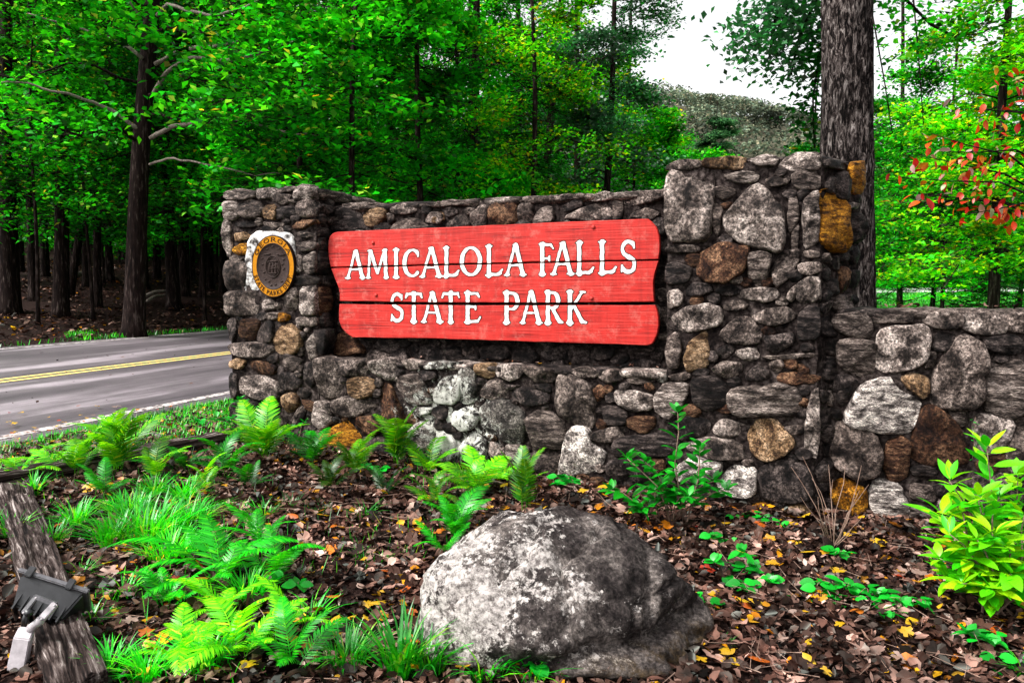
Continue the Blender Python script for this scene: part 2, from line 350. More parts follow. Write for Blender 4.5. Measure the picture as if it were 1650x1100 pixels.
M['litter'] = leaf_mat('litter', [(0, (.004, .002, .002)), (.3, (.024, .010, .007)), (.6, (.066, .030, .022)), (.8, (.14, .070, .052)), (.93, (.29, .17, .135)), (.965, (.42, .29, .24)), (.972, (.35, .09, .004)), (1, (.55, .30, .008))], trans=.08, gloss=.02, rough=.4, clump=5.0)
M['timber'] = noisy('weathered_timber', [(.38, (.004, .003, .003)), (.48, (.024, .016, .014)), (.58, (.09, .07, .064)), (.68, (.36, .31, .29))], scale=(1.0, 30, 30), nscale=1.8, detail=8, rough=.85, bump=1, bdist=.02, coord='Object')
M['boulder'] = None
# ------------------------------------------------------------------ ground and road
def axis(lims):
    out = []
    for a, b, st in lims: out += list(np.arange(a, b, st))
    return np.array(out + [lims[-1][1]])
gx = axis([(-400, -60, 20), (-60, -12, 2.0), (-12, -5, .4), (-5, 5, .1), (5, 12, .5), (12, 60, 3), (60, 400, 20)])
gy = axis([(-60, -6, 6), (-6, 1.5, .5), (1.5, 9, .1), (9, 30, .5), (30, 80, 3), (80, 460, 20)])
def ground_mesh():
    V = []; F = []
    nx, ny = len(gx), len(gy)
    for y in gy:
        for x in gx:
            q = x * .952 - y * .306; z = gz(x, y)
            if -13.25 < q < -6.65: z -= .05
            elif abs(x) < 6 and 1 < y < 9.5: z += (noise.noise(Vector((x * 1.7, y * 1.7, 0))) * .03 + noise.noise(Vector((x * 6, y * 6, 3))) * .012) * min(1, (q + 6.6) / 1.0)
            elif q < -14: z += noise.noise(Vector((x * .35, y * .35, 1))) * .18 * min(1, (-14 - q) / 3)
            V.append((x, y, z))
    for j in range(ny - 1):
        for i in range(nx - 1):
            a = j * nx + i; F.append((a, a + 1, a + nx + 1, a + nx))
    return mesh('ground', V, F)
o = link('ground', ground_mesh(), mats=M['ground']); tag(o, kind='structure')

RD = Vector((.306, .952, 0)); RN = Vector((.952, -.306, 0))   # along, across (q axis)
def strip(name, q0, q1, mat, dz, s0=-60, s1=120, nq=4, sub=.0):
    V = []; F = []
    ss = np.arange(s0, s1 + .1, 1.5)
    for s in ss:
        for k in range(nq + 1):
            q = q0 + (q1 - q0) * k / nq
            p = RN * q + RD * s
            jig = sub * noise.noise(Vector((s * .9, q, 5))) if k in (0, nq) else 0
            p = p + RN * jig
            V.append((p.x, p.y, (.1 + .35 * (-6.6 - q) / 6.7) + (.08 * (min(p.y, 220) - 20) if p.y > 20 else 0) + dz))
    n = nq + 1
    for j in range(len(ss) - 1):
        for k in range(nq):
            a = j * n + k; F.append((a, a + 1, a + n + 1, a + n))
    o = link(name, mesh(name, V, F), mats=mat); tag(o, kind='structure'); return o
strip('road', -13.35, -6.55, M['asphalt'], .004, nq=8, sub=.06)
strip('centre_line', -9.83, -9.73, M['yellow_paint'], .009, nq=1)
strip('centre_line', -10.03, -9.93, M['yellow_paint'], .009, nq=1)
strip('edge_line', -13.15, -13.03, M['white_paint'], .009, nq=1)
strip('edge_line', -6.92, -6.78, M['white_paint'], .009, nq=1, sub=.02)

# lawn behind the low wall
V = []; F = []
xs = np.linspace(1.5, 70, 24); ys = np.linspace(9, 90, 30)
for y in ys:
    for x in xs:
        xx = x + (y - 9) * .32; V.append((xx, y, gz(xx, y) + .03))
for j in range(29):
    for i in range(23):
        a = j * 24 + i; F.append((a, a + 1, a + 25, a + 24))
tag(link('lawn', mesh('lawn', V, F), mats=M['lawn']), kind='structure')
# pale gravel drive seen between the trees on the right
V = []; F = []
for i in range(30):
    x = 8 + i * 1.6; yy = 36 + i * .15
    for k in (0, 1): V.append((x, yy + k * 2.6, gz(x, yy + k * 2.6) + .06))
for i in range(29): F.append((2 * i, 2 * i + 2, 2 * i + 3, 2 * i + 1))
M['gravel'] = noisy('gravel', [(.3, (.2, .19, .19)), (.7, (.6, .58, .58))], nscale=8, bump=.5)
tag(link('drive', mesh('drive', V, F), mats=M['gravel']), kind='structure')

# ------------------------------------------------------------------ stone masonry
E = Vector((.93, -.368, 0)).normalized(); Bk = Vector((.368, .93, 0)).normalized(); O0 = Vector((-2.60, 6.85, 0))
class Face:
    def __init__(s, o, e, n): s.o, s.e, s.n = Vector(o), Vector(e).normalized(), Vector(n).normalized()   # n points out to the viewer
    def px(s, x, y):
        d = ray(x, y); t = (s.o - EYE).dot(s.n) / d.dot(s.n); p = EYE + d * t
        return ((p - s.o).dot(s.e), p.z)
    def at(s, a, z, h=0): 
        p = s.o + s.e * a + s.n * h; return Vector((p.x, p.y, z))
FR = Face(O0, E, -Bk)
cu = FR.px(512, 450)[0]                      # right corner of left pier
RL = FR.px(1076, 400)[0]; RR = FR.px(1322, 400)[0]     # right pier edges
SD = Face(O0 + E * cu, Bk, E)                # right side of left pier
RC = Face(O0 + Bk * .24, E, -Bk)             # recessed wall
P0 = O0 + E * RR
fd = Vector((.78, .62, 0)).normalized()
FS = Face(P0, fd, Vector((.62, -.78, 0)))    # right side of right pier
eG = Vector((math.cos(math.radians(-12)), math.sin(math.radians(-12)), 0)); nG = Vector((eG.y, -eG.x, 0))
GW = Face(P0 + fd * .15, eG, nG)
FACES = {'F': FR, 'S': SD, 'C': RC, 'R': FS, 'G': GW}
REG = {1: (340, 230, 4.075), 2: (340, 480, 4.075), 3: (700, 290, 4.075), 4: (700, 540, 4.075), 5: (1040, 230, 4.075), 6: (1040, 490, 4.075), 7: (1040, 700, 4.075), 8: (1300, 470, 2.683)}

def core(name, foot, z0, ztop, parent, cuts=.055):
    """prism over footprint (list of Vectors, counter-clockwise), roughened"""
    V = []; F = []
    n = len(foot); cen = sum(foot, Vector()) / n
    def rough(p):
        k = noise.noise(p * 9) * .016 + noise.noise(p * 27) * .010
        d = (Vector((p.x, p.y, 0)) - Vector((cen.x, cen.y, 0))).normalized()
        return p + d * k + Vector((0, 0, noise.noise(p * 7 + Vector((5, 5, 5))) * .012))
    for i in range(n):
        a, b = foot[i], foot[(i + 1) % n]
        L = (b - a).length; nu = max(1, int(L / cuts)); nv = max(2, int((ztop(a) - z0) / cuts))
        base = len(V)
        for r in range(nv + 1):
            for c in range(nu + 1):
                p = a.lerp(b, c / nu); zt = ztop(p); p = Vector((p.x, p.y, z0 + (zt - z0) * r / nv)); V.append(rough(p))
        for r in range(nv):
            for c in range(nu):
                k = base + r * (nu + 1) + c; F.append((k, k + 1, k + nu + 2, k + nu + 1))
    # top: quad grid when four-sided
    base = len(V)
    if n == 4:
        a, b, c_, d = foot; nu = max(1, int((b - a).length / cuts)); nv = max(1, int((d - a).length / cuts))
        for r in range(nv + 1):
            for c in range(nu + 1):
                p = a.lerp(b, c / nu).lerp(d.lerp(c_, c / nu), r / nv); p = Vector((p.x, p.y, ztop(p))); V.append(rough(p))
        for r in range(nv):
            for c in range(nu):
                k = base + r * (nu + 1) + c; F.append((k, k + 1, k + nu + 2, k + nu + 1))
    else:
        for p in foot: V.append(rough(Vector((p.x, p.y, ztop(p)))))
        F.append(tuple(range(base, base + n)))
    return link(name, mesh(name, V, F), parent, mats=M['mortar'])

def chaikin(P, k=1, c=.2):
    for _ in range(k):
        Q = []
        for i in range(len(P)):
            a, b = P[i], P[(i + 1) % len(P)]
            Q += [(a[0] + (b[0] - a[0]) * c, a[1] + (b[1] - a[1]) * c), (a[0] + (b[0] - a[0]) * (1 - c), a[1] + (b[1] - a[1]) * (1 - c))]
        P = Q
    return P
def resample(P, n):
    P = np.array(P + [P[0]]); d = np.r_[0, np.cumsum(np.hypot(*(np.diff(P, axis=0).T)))]
    t = np.linspace(0, d[-1], n, endpoint=False)
    return np.stack([np.interp(t, d, P[:, 0]), np.interp(t, d, P[:, 1])], 1)
def area(P):
    P = np.array(P); x, y = P[:, 0], P[:, 1]; return .5 * np.sum(x * np.roll(y, -1) - y * np.roll(x, -1))
RNG = np.random.RandomState(11)
polys = {k: [] for k in FACES}
def stone(face, P, parent, col='g', h=None):
    fc = FACES[face]
    if area(P) < 0: P = P[::-1]
    polys[face].append(np.array(P))
    A = abs(area(P)); size = math.sqrt(A)
    if h is None: h = min(.075, .022 + size * .16) * RNG.uniform(.75, 1.25)
    n = 26 if size > .16 else 18
    out = resample(chaikin(list(map(tuple, P)), 1, .14), n)
    c = out.mean(0)
    rings = [(1.12, -.045), (1.09, .25 * h), (1.06, .80 * h), (.98, .99 * h), (.72, h), (.4, h), (.15, h)]
    sx = RNG.uniform(0, 100)
    cuts = []
    for _ in range(RNG.randint(2, 5)):
        a = RNG.uniform(0, 2 * math.pi); cuts.append((math.cos(a), math.sin(a), RNG.uniform(.0, .5), RNG.uniform(.3, .9)))
    tilt = RNG.normal(0, .24, 2)
    V = []
    for ri, (r, hh) in enumerate(rings):
        for i in range(n):
            dv = out[i] - c; p = c + dv * (r * (1 + .008 / (np.hypot(*dv) + 1e-6)))
            p = p + np.array([noise.noise(Vector((p[0] * 14, p[1] * 14, sx))), noise.noise(Vector((p[0] * 14, p[1] * 14, sx + 9)))]) * .010
            d = (p - c) / (size * .6 + 1e-6); H = hh
            if ri > 0:
                k = 1.0
                for (cx, cy, off, st) in cuts: k = min(k, 1 - max(0, d[0] * cx + d[1] * cy - off) * st)
                H = max(.004, hh * max(.25, k)) + (d[0] * tilt[0] + d[1] * tilt[1]) * size * .25 * (ri > 1)
                H += noise.noise(Vector((p[0] * 11, p[1] * 11, sx))) * h * .30 + noise.noise(Vector((p[0] * 34, p[1] * 34, sx))) * h * .24
            V.append(fc.at(p[0], p[1], H))
    V.append(fc.at(c[0], c[1], h * 1.0 + noise.noise(Vector((c[0] * 11, c[1] * 11, sx))) * h * .22))
    F = []
    for r in range(len(rings) - 1):
        for i in range(n):
            a = r * n + i; b = r * n + (i + 1) % n; F.append((a, b, b + n, a + n))
    last = (len(rings) - 1) * n; ce = len(V) - 1
    for i in range(n): F.append((last + i, last + (i + 1) % n, ce))
    me, cc = mesh('stone', V, F, center=True)
    o = link('stone', me, parent, cc, mats=M[col]); return o
def inpoly(P, x, y):
    c = False; n = len(P)
    for i in range(n):
        x1, y1 = P[i]; x2, y2 = P[(i + 1) % n]
        if (y1 > y) != (y2 > y) and x < (x2 - x1) * (y - y1) / (y2 - y1) + x1: c = not c
    return c
def pdist(P, p):
    Q = np.roll(P, -1, 0); d = Q - P; t = np.clip(((p - P) * d).sum(1) / ((d * d).sum(1) + 1e-12), 0, 1)
    return np.hypot(*((P + d * t[:, None] - p).T)).min()
def fill(face, parent, s0, s1, zlo, zhi, rmin=.035, rmax=.10, tries=500, colors='gggddbdl', skip=None):
    cnt = 0
    for _ in range(tries):
        s = RNG.uniform(s0, s1); z = RNG.uniform(zlo(s), zhi(s)); p = np.array([s, z])
        r = min(zhi(s) - z + .01, s - s0 + .01, s1 - s + .01, rmax)
        if r < rmin: continue
        bad = False
        for P in polys[face]:
            if abs(P[:, 0].mean() - s) > .6: continue
            if inpoly(P, s, z): bad = True; break
            r = min(r, pdist(P, p) - .004)
            if r < rmin: bad = True; break
        if bad or (skip and skip(s, z)): continue
        k = RNG.randint(5, 8); a0 = RNG.uniform(0, 6.28); asp = RNG.uniform(1, 1.5)
        P = []
        for i in range(k):
            a = a0 + i * 2 * math.pi / k + RNG.uniform(-.25, .25); rr = r * RNG.uniform(.9, 1.25)
            P.append((s + math.cos(a) * rr * asp, z + math.sin(a) * rr / (asp * .9)))
        P = [(min(max(x, s0), s1), min(y, zhi(s) + .01)) for x, y in P]
        stone(face, P, parent, colors[RNG.randint(len(colors))]); cnt += 1
    return cnt

T_lp = empty('stone_pier', FR.at(cu / 2, .15), 'left rubble stone pier carrying the round orange seal beside the road', 'stone pier')
T_w = empty('stone_wall', FR.at((cu + RL) / 2, .1), 'rubble stone wall with a ledge behind and below the red sign', 'stone wall')
T_rp = empty('stone_pier', FR.at((RL + RR) / 2, 0), 'tallest rubble stone pier, right of the red sign, with an orange corner stone', 'stone pier')
T_g = empty('low_stone_wall', GW.at(1, 0), 'low rubble stone wall running out of the picture on the right behind the bright shrub', 'stone wall')
TH = {'a': T_lp, 'w': T_w, 'e': T_rp, 'g': T_g}
S = """
1a F l 98,320 200,312 300,318 300,355 230,375 100,368
1a F l 320,310 400,298 428,320 410,355 330,370
1a F g 405,345 440,335 540,345 510,385 470,400 410,380
1a F g 445,305 530,290 560,290 540,315 450,328
1a F l 565,300 620,280 680,290 680,370 570,375 550,350
1a F l 100,395 180,390 185,480 150,505 100,490
1a F g 205,395 270,380 340,400 350,440 320,485 230,490 190,450
1a F t 365,420 410,405 428,440 425,500 360,490
1a F d 440,430 540,420 565,450 540,480 430,500
1a F g 585,400 640,375 690,400 690,470 620,485 580,450
1a F d 165,525 310,520 300,550 170,550
1a F g 345,525 490,530 480,552 350,548
1a F b 525,560 580,515 690,508 690,530 600,560
1a F l 100,515 135,515 140,690 115,745 98,700
1a F t 165,600 260,590 265,620 170,645
1a F o 155,710 200,670 255,665 245,720 190,738
1a F g 140,750 190,742 230,760 190,775 130,775
1a F g 105,785 235,790 245,870 215,970 120,965
1a F g 560,665 600,655 690,655 690,690 600,715
1a F g 580,590 690,590 690,615 600,620
1a F l 560,740 600,750 605,830 555,850
1a F l 625,750 690,715 693,850 630,855
1a F d 560,885 650,875 700,885 700,920 570,935
1a F g 115,985 300,985 305,1125 118,1128
1a F g 490,1010 560,950 580,985 560,1090 500,1095
1a F l 600,955 690,945 700,1120 605,1120
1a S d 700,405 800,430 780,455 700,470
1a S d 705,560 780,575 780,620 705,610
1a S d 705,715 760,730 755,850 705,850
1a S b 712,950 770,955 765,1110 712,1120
2a F l 345,20 400,0 430,40 420,70 350,70
2a F g 360,110 438,95 438,130 380,140
2a F o 445,100 520,110 510,150 445,150
2a F g 570,130 690,125 690,180 600,180
2a F d 125,140 165,130 170,230 150,270 125,265
2a F b 200,230 225,145 320,150 320,200 280,265 210,260
2a F d 340,190 400,150 415,200 400,285 320,285 305,260
2a F t 420,260 460,200 520,180 580,210 600,300 570,350 470,360 430,330
2a F l 640,300 680,230 695,260 695,400 650,395
2a S d 705,210 790,210 790,370 712,385
2a F g 130,300 350,295 410,330 380,388 160,375 128,340
2a F t 125,420 190,400 235,415 210,460 130,455
2a F b 258,430 300,415 440,440 420,490 350,500 265,470
2a F g 440,385 520,375 600,405 560,460 530,465 450,420
2a F d 135,500 165,500 185,560 185,640 130,640
2a F l 195,560 230,515 330,510 440,560 445,640 400,670 220,620
2a F d 630,430 690,420 690,540 660,585 625,540
2a F d 450,490 560,500 600,560 565,592 460,600
2a F g 570,605 620,588 660,620 640,650 590,645
2a F t 470,650 540,625 580,655 580,700 520,750 490,700
2a F d 140,690 330,680 350,700 340,800 150,820
2a F g 530,810 600,705 630,735 600,830
2a F b 605,670 660,680 690,700 680,740 635,728
2w F g 705,410 770,395 840,430 885,630 750,645 730,600
2w F g 855,410 1040,400 1035,505 870,500
2w F l 1075,410 1200,400 1225,430 1215,530 1150,530 1070,470
2w F l 1265,415 1320,405 1395,420 1380,460 1300,465
2w F t 920,540 990,515 1080,550 1060,630 990,655 925,620
2w F g 820,680 880,650 1000,670 1100,700 960,770 900,775 825,740
2w F b 1105,580 1190,575 1280,830 1280,940 1240,940 1150,820
2w F g 1205,560 1250,525 1370,505 1455,680 1320,700 1230,630
2w F l 680,690 780,675 805,800 740,850 690,810
2w F o 730,910 890,808 985,920 960,1060 850,1040 780,960
2w F b 950,790 1060,780 1120,850 1080,900 985,890
2w F x 1280,730 1460,715 1430,760 1290,765
2w F w 1310,870 1390,810 1470,880 1470,960 1370,1000 1310,940
2w F x 1470,600 1560,540 1640,500 1640,640 1600,690 1480,680
2w F x 1400,425 1640,420 1640,458 1420,462
2w F x 1500,900 1600,900 1640,980 1600,1080 1500,1050
2w F g 700,890 720,850 800,840 730,900
2w F d 1010,920 1100,910 1220,960 1200,1040 1000,1050
4w F x 15,370 60,290 145,265 160,420 70,445 10,420
4w F x 172,225 268,222 278,350 250,430 172,440
4w F t 280,190 405,190 400,260 340,275 285,250
4w F l 415,190 590,195 590,250 520,295 420,260
4w F g 600,205 790,220 790,290 700,310 610,250
4w F g 320,360 370,300 440,295 470,350 490,400 400,420 320,400
4w F d 450,325 560,330 550,350 460,350
4w F d 520,370 600,345 740,385 750,440 620,450 530,420
4w F d 650,322 750,325 760,378 660,350
4w F g 815,280 880,260 960,290 1045,360 1045,590 990,595 810,500
4w F g 890,228 990,213 1075,230 1060,265 970,275
4w F g 1080,240 1200,230 1240,290 1150,305 1080,270
4w F l 1190,365 1330,370 1435,400 1420,480 1310,495 1210,440
4w F g 1280,255 1400,255 1460,290 1350,320 1270,300
4w F x 130,510 230,475 295,520 260,600 180,620 130,570
4w F x 310,500 370,435 470,430 570,500 600,570 570,710 470,690 330,600
4w F g 615,545 680,500 750,500 850,580 850,730 680,740 640,620
4w F d 1105,480 1170,460 1260,510 1250,580 1130,580
4w F g 1040,640 1220,595 1275,640 1230,700 1040,680
4w F b 1270,545 1440,530 1440,590 1380,640 1270,600
4w F w 880,640 960,600 1025,640 1020,710 1120,770 1060,880 830,915 840,850
4w F x 180,720 260,650 340,690 350,800 330,840 200,790
4w F g 365,690 455,740 455,800 370,800
4w F l 470,720 580,725 570,820 480,830
4w F g 600,790 720,750 830,790 800,890 720,900 620,840
4w F b 410,880 500,835 570,850 560,930 420,940
4w F d 1190,680 1440,650 1560,630 1600,690 1560,780 1200,790
4w F b 950,960 1100,930 1130,1000 1060,1040 950,1010
4w F d 1150,820 1400,810 1450,930 1300,1000 1150,960
4w F x 10,610 70,640 150,705 140,800 60,830 20,760
1w C d 800,440 900,430 960,450 1020,570 810,580 795,520
1w C t 1010,470 1080,430 1150,440 1150,490 1080,550 1020,530
1w C g 1165,470 1200,480 1205,510 1170,530
1w C g 1190,430 1250,405 1370,410 1330,460 1220,470
1w C g 1200,550 1280,505 1360,510 1430,555 1430,590 1200,590
1w C g 1415,490 1480,455 1525,470 1510,525 1420,520
1w C g 880,400 1180,395 1180,425 1000,428 880,425
1w C g 1380,400 1640,388 1640,410 1390,420
3w C t 0,220 60,215 60,270 0,285
3w C g 90,290 170,225 240,300 90,315
3w C g 250,230 330,165 350,200 340,310 260,315
3w C b 375,190 420,155 530,155 540,190 530,290 380,300
3w C g 655,260 700,190 770,180 780,270 660,290
3w C d 830,170 960,130 970,170 900,200 830,200
3w C g 850,250 1040,165 1150,180 1160,240 1050,265
3w C g 1175,145 1240,140 1235,250 1185,265
3w C g 1280,235 1400,185 1480,220 1420,260
3w C l 1000,105 1130,85 1250,90 1240,125 1050,135
3w C g 1260,90 1400,80 1520,65 1520,120 1300,165 1260,150
3w C d 1420,270 1500,250 1510,360 1450,340
3w C g 0,150 330,125 350,150 0,180
3w C g 350,130 700,108 700,135 400,155
3w C g 700,108 990,92 980,122 700,140
3w C g 560,170 640,160 640,260 560,270
3w C d 1450,560 1510,540 1515,680 1450,690
3w C g 1480,710 1530,720 1530,800 1480,790
3w C g 1485,850 1530,840 1530,950 1490,950
2w C b 815,260 900,220 1020,350 900,370 820,360
4w C d 700,110 860,70 900,150 760,160
4w C d 1020,70 1180,80 1170,150 1030,150
4w C d 300,80 480,70 500,150 330,150
4w C d 60,90 180,80 190,160 70,160
5e F g 150,150 200,120 360,115 360,165 150,172
5e F t 390,110 600,98 650,110 630,165 390,165
5e F l 690,110 780,85 860,95 850,145 740,150
5e F l 880,160 950,85 1140,68 1140,170 1000,180
5e F l 145,190 440,185 432,400 410,630 150,635
5e F l 500,215 690,190 735,220 720,255 600,265
5e F g 790,240 940,220 930,270 830,285
5e F g 970,200 1130,190 1130,290 1040,310 980,280
5e F g 455,300 580,300 580,340 530,365 470,350
5e F g 440,420 480,405 515,425 490,480 485,620 450,570 430,480
5e F l 530,490 690,310 740,295 800,330 895,470 900,650 870,715 620,640 545,570
5e F g 945,370 1000,365 1000,500 960,600 935,550
5e F g 965,610 1000,530 1000,690 960,700
5e F l 1040,400 1090,345 1138,340 1138,640 1040,680
5e R o 1150,335 1210,325 1270,380 1275,700 1220,700 1150,640
5e F g 140,680 350,675 340,715 160,720
5e F b 365,740 500,665 560,665 600,690 670,680 650,830 530,905 400,900 355,850
5e F g 680,740 750,725 825,740 800,850 780,920 690,920
5e F g 840,850 890,730 1000,700 990,780 940,880 860,945
5e F g 1045,715 1140,718 1130,755 1060,745
5e F g 1010,800 1140,790 1150,830 1090,865 1020,850
5e F d 145,800 200,790 300,830 270,910 145,920
5e F d 240,960 330,925 430,935 430,980 300,1000
5e F d 465,960 560,940 620,960 600,990 480,995
5e F l 635,970 750,955 855,960 865,1020 780,1040 640,1010
5e F g 925,1010 982,930 985,1000 960,1040
5e F l 995,940 1080,890 1140,895 1140,1040 1010,1040
5e F l 150,980 210,970 250,1000 230,1060 160,1090
5e F g 515,1060 600,1030 670,1060 640,1090 530,1095
5e R o 1335,150 1420,130 1415,330 1335,325
5e R d 1310,500 1360,475 1395,520 1390,640 1310,650
5e R g 1300,400 1400,405 1380,430 1300,430
5e R d 1185,900 1240,900 1250,980 1190,990
5e R b 1265,820 1300,830 1310,1000 1270,980
5e R d 1175,110 1320,150 1310,190 1175,160
6e F l 150,110 260,30 400,0 480,30 490,130 300,175 170,150
6e F g 490,190 620,85 690,100 750,180 740,250 560,250
6e F g 700,80 800,40 930,25 980,70 960,110 830,130 730,110
6e F d 1030,50 1080,15 1140,30 1130,220 1000,220 1010,110
6e F d 790,210 970,195 960,260 860,310 800,280
6e F g 150,220 200,190 235,260 220,400 160,410 140,300
6e F t 260,350 300,250 400,180 410,400 280,435
6e F l 600,300 740,290 740,350 680,370 620,340
6e F d 470,300 560,262 580,310 520,350
6e F g 435,430 500,385 600,380 635,410 600,460 540,480
6e F d 660,470 730,400 820,450 780,490 680,500
6e F b 870,480 910,450 1050,455 1140,475 1100,520 900,515
6e F g 780,345 1110,318 1110,345 820,362
6w F l 65,600 130,525 270,530 260,610 200,700 150,750 75,680
6e F d 310,510 400,470 500,510 545,590 530,650 400,690 320,630
6e F l 555,590 620,545 780,550 860,520 990,555 1010,660 960,730 770,710 620,725 560,660
6e F l 455,810 510,755 660,795 640,850 540,865 460,840
6e F t 685,870 720,770 850,765 900,820 970,910 900,980 780,1020 710,960
6e F g 915,800 1030,800 1030,840 950,850
6e F l 1080,620 1120,565 1140,600 1140,880 1110,1010 1055,930 1055,800
6e F d 240,735 420,765 400,850 230,880
6e F l 270,930 360,880 600,890 680,960 680,1010 560,1010 360,980
6e F g 150,470 270,450 290,480 200,500
7e F w 205,220 330,140 495,180 470,260 330,310 210,290
7e F w 480,310 580,210 720,220 720,370 640,405 510,380
7e F d 750,240 850,180 1000,190 1080,240 1090,400 960,435 790,410
7e F o 670,490 760,450 830,480 870,560 850,600 700,560
7e F t 885,490 1000,460 1090,500 1090,620 950,620 900,560
7e F g 390,430 480,400 520,440 500,480 410,460
7e F b 525,495 640,480 655,560 530,540
8g G g 280,90 330,80 450,85 455,130 290,130
8g G l 485,90 660,90 660,150 570,155 510,130
8g G l 670,95 850,95 860,130 850,175 740,180 670,150
8g G g 865,95 960,100 960,170 870,170
8g G g 120,100 240,90 270,120 270,195 180,190 120,150
8g G l 315,180 350,160 510,150 525,210 490,310 350,345 300,310
8g G g 130,220 200,210 295,220 285,350 240,370 140,310
8g G g 550,360 650,200 680,195 755,240 750,420 720,500 545,480
8g G w 170,540 230,410 350,375 380,430 470,470 475,500 430,600 310,600 180,570
8g G t 405,375 460,355 520,375 520,440 490,455
8g G g 510,270 555,260 550,310 510,330
8g G l 770,350 800,305 930,310 960,420 930,520 860,540 770,500
8g G d 770,200 900,190 930,230 900,270 780,250
8g G g 110,640 130,580 180,565 290,620 310,690 300,770 210,800 110,730
8g G b 330,740 350,650 400,630 435,650 430,790 360,820
8g G b 450,680 500,510 560,500 640,580 695,720 620,745 520,735 450,700
8g G g 615,500 690,510 690,560 660,580 625,530
8g G l 720,560 760,525 890,560 850,650 830,690 740,690
8g G g 905,550 960,530 960,790 880,780 860,670
8g G d 450,755 560,750 550,790 460,790
8g G g 455,830 550,845 550,900 455,890
8g G w 270,880 300,815 390,830 435,930 420,1010 370,1015 290,950
8g G o 110,830 160,810 250,850 250,940 210,965 110,900
8g G l 440,930 540,925 545,1030 510,1040 450,980
8g G g 570,1000 620,970 690,1000 680,1060 580,1050
8g G g 720,800 860,790 850,920 730,930
8g G d 560,180 640,190 600,250 540,250
"""
for line in S.strip().splitlines():
    w = line.split(); ox, oy, sc = REG[int(w[0][0])]
    P = []
    for q in w[3:]:
        a, b = q.split(','); P.append(FACES[w[1]].px(ox + float(a) / sc, oy + float(b) / sc))
    stone(w[1], P, TH[w[0][1]], w[2])
# cores -----------------------------------------------------------
zA0 = FR.px(367, 316)[1]; zA1 = FR.px(505, 303)[1]
W3 = lambda u, w: FR.at(u, 0, -w)
core('mortar_core', [W3(0.02, .0), W3(cu - .01, .0), W3(cu - .01, .86), W3(0.02, .86)], -.2, lambda p: zA0 + (zA1 - zA0) * .5, T_lp)
ledge = lambda u: FR.px(510, 580)[1] + (FR.px(1065, 602)[1] - FR.px(510, 580)[1]) * (u - cu) / (RL - cu)
uof = lambda p: (Vector((p.x, p.y, 0)) - O0).dot(E)
core('mortar_core', [W3(cu + .003, .003), W3(RL + .02, .003), W3(RL + .02, .30), W3(cu + .003, .30)], -.25, lambda p: ledge(uof(p)), T_w)
zc0 = RC.px(540, 336)[1]; zc1 = RC.px(1072, 311)[1]
core('mortar_core', [W3(cu + .003, .243), W3(RL + .02, .243), W3(RL + .02, .62), W3(cu + .003, .62)], -.2, lambda p: zc0 + (zc1 - zc0) * (uof(p) - cu) / (RL - cu) - .01, T_w)
zE0 = FR.px(1080, 268)[1]; zE1 = FR.px(1320, 252)[1]
r1 = P0; r2 = P0 + fd * .52; r3 = r2 + Bk * .3
core('mortar_core', [W3(RL, .0), W3(RR - .004, 0), r2, r3, W3(RL, .75)], -.3, lambda p: (zE0 + zE1) / 2 - .005, T_rp)
zG = GW.px(1400, 504)[1]
core('mortar_core', [GW.at(.02, 0, 0), GW.at(3.6, 0, 0), GW.at(3.6, 0, -.42), GW.at(.25, 0, -.42)], -.3, lambda p: zG - .01, T_g)
# white cement round the medallion
Pm = [(290,615),(330,590),(400,592),(470,600),(530,595),(548,650),(545,740),(562,800),(548,860),(552,930),(500,990),(430,1022),(400,1050),(350,1030),(290,1010),(235,975),(222,880),(245,800),(235,760),(262,700),(258,660)]
Pm = [(405 + (a - 405) * .94, 815 + (b - 815) * .96) for a, b in Pm]; Pm = [FR.px(340 + a / 4.075, 230 + b / 4.075) for a, b in Pm]
oc = stone('F', Pm, T_lp, 'g', h=.016); oc.name = 'cement_patch'; oc.data = oc.data.copy(); oc.data.materials.clear(); oc.data.materials.append(M['white_cement'])
# chinking stones in the wider joints
fill('F', T_lp, .02, cu - .02, lambda s: 0.05, lambda s: zA0, .022, .05, 400, 'ddgg')
fill('F', T_w, cu + .02, RL, lambda s: -.15, ledge, .022, .055, 900, 'ddbgxbd')
fill('F', T_rp, RL + .01, RR - .02, lambda s: -.15, lambda s: zE0, .024, .055, 500, 'ddbgb')
fill('G', T_g, .03, 3.55, lambda s: -.15, lambda s: zG - .01, .028, .16, 900, 'ddbgb')
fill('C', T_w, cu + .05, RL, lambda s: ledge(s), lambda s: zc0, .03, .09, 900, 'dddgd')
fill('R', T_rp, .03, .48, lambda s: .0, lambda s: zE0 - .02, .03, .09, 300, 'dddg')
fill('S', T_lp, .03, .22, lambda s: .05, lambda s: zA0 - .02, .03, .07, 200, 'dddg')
fill('S', T_lp, .60, .84, lambda s: .05, lambda s: zA0 - .02, .03, .09, 100, 'dddg')
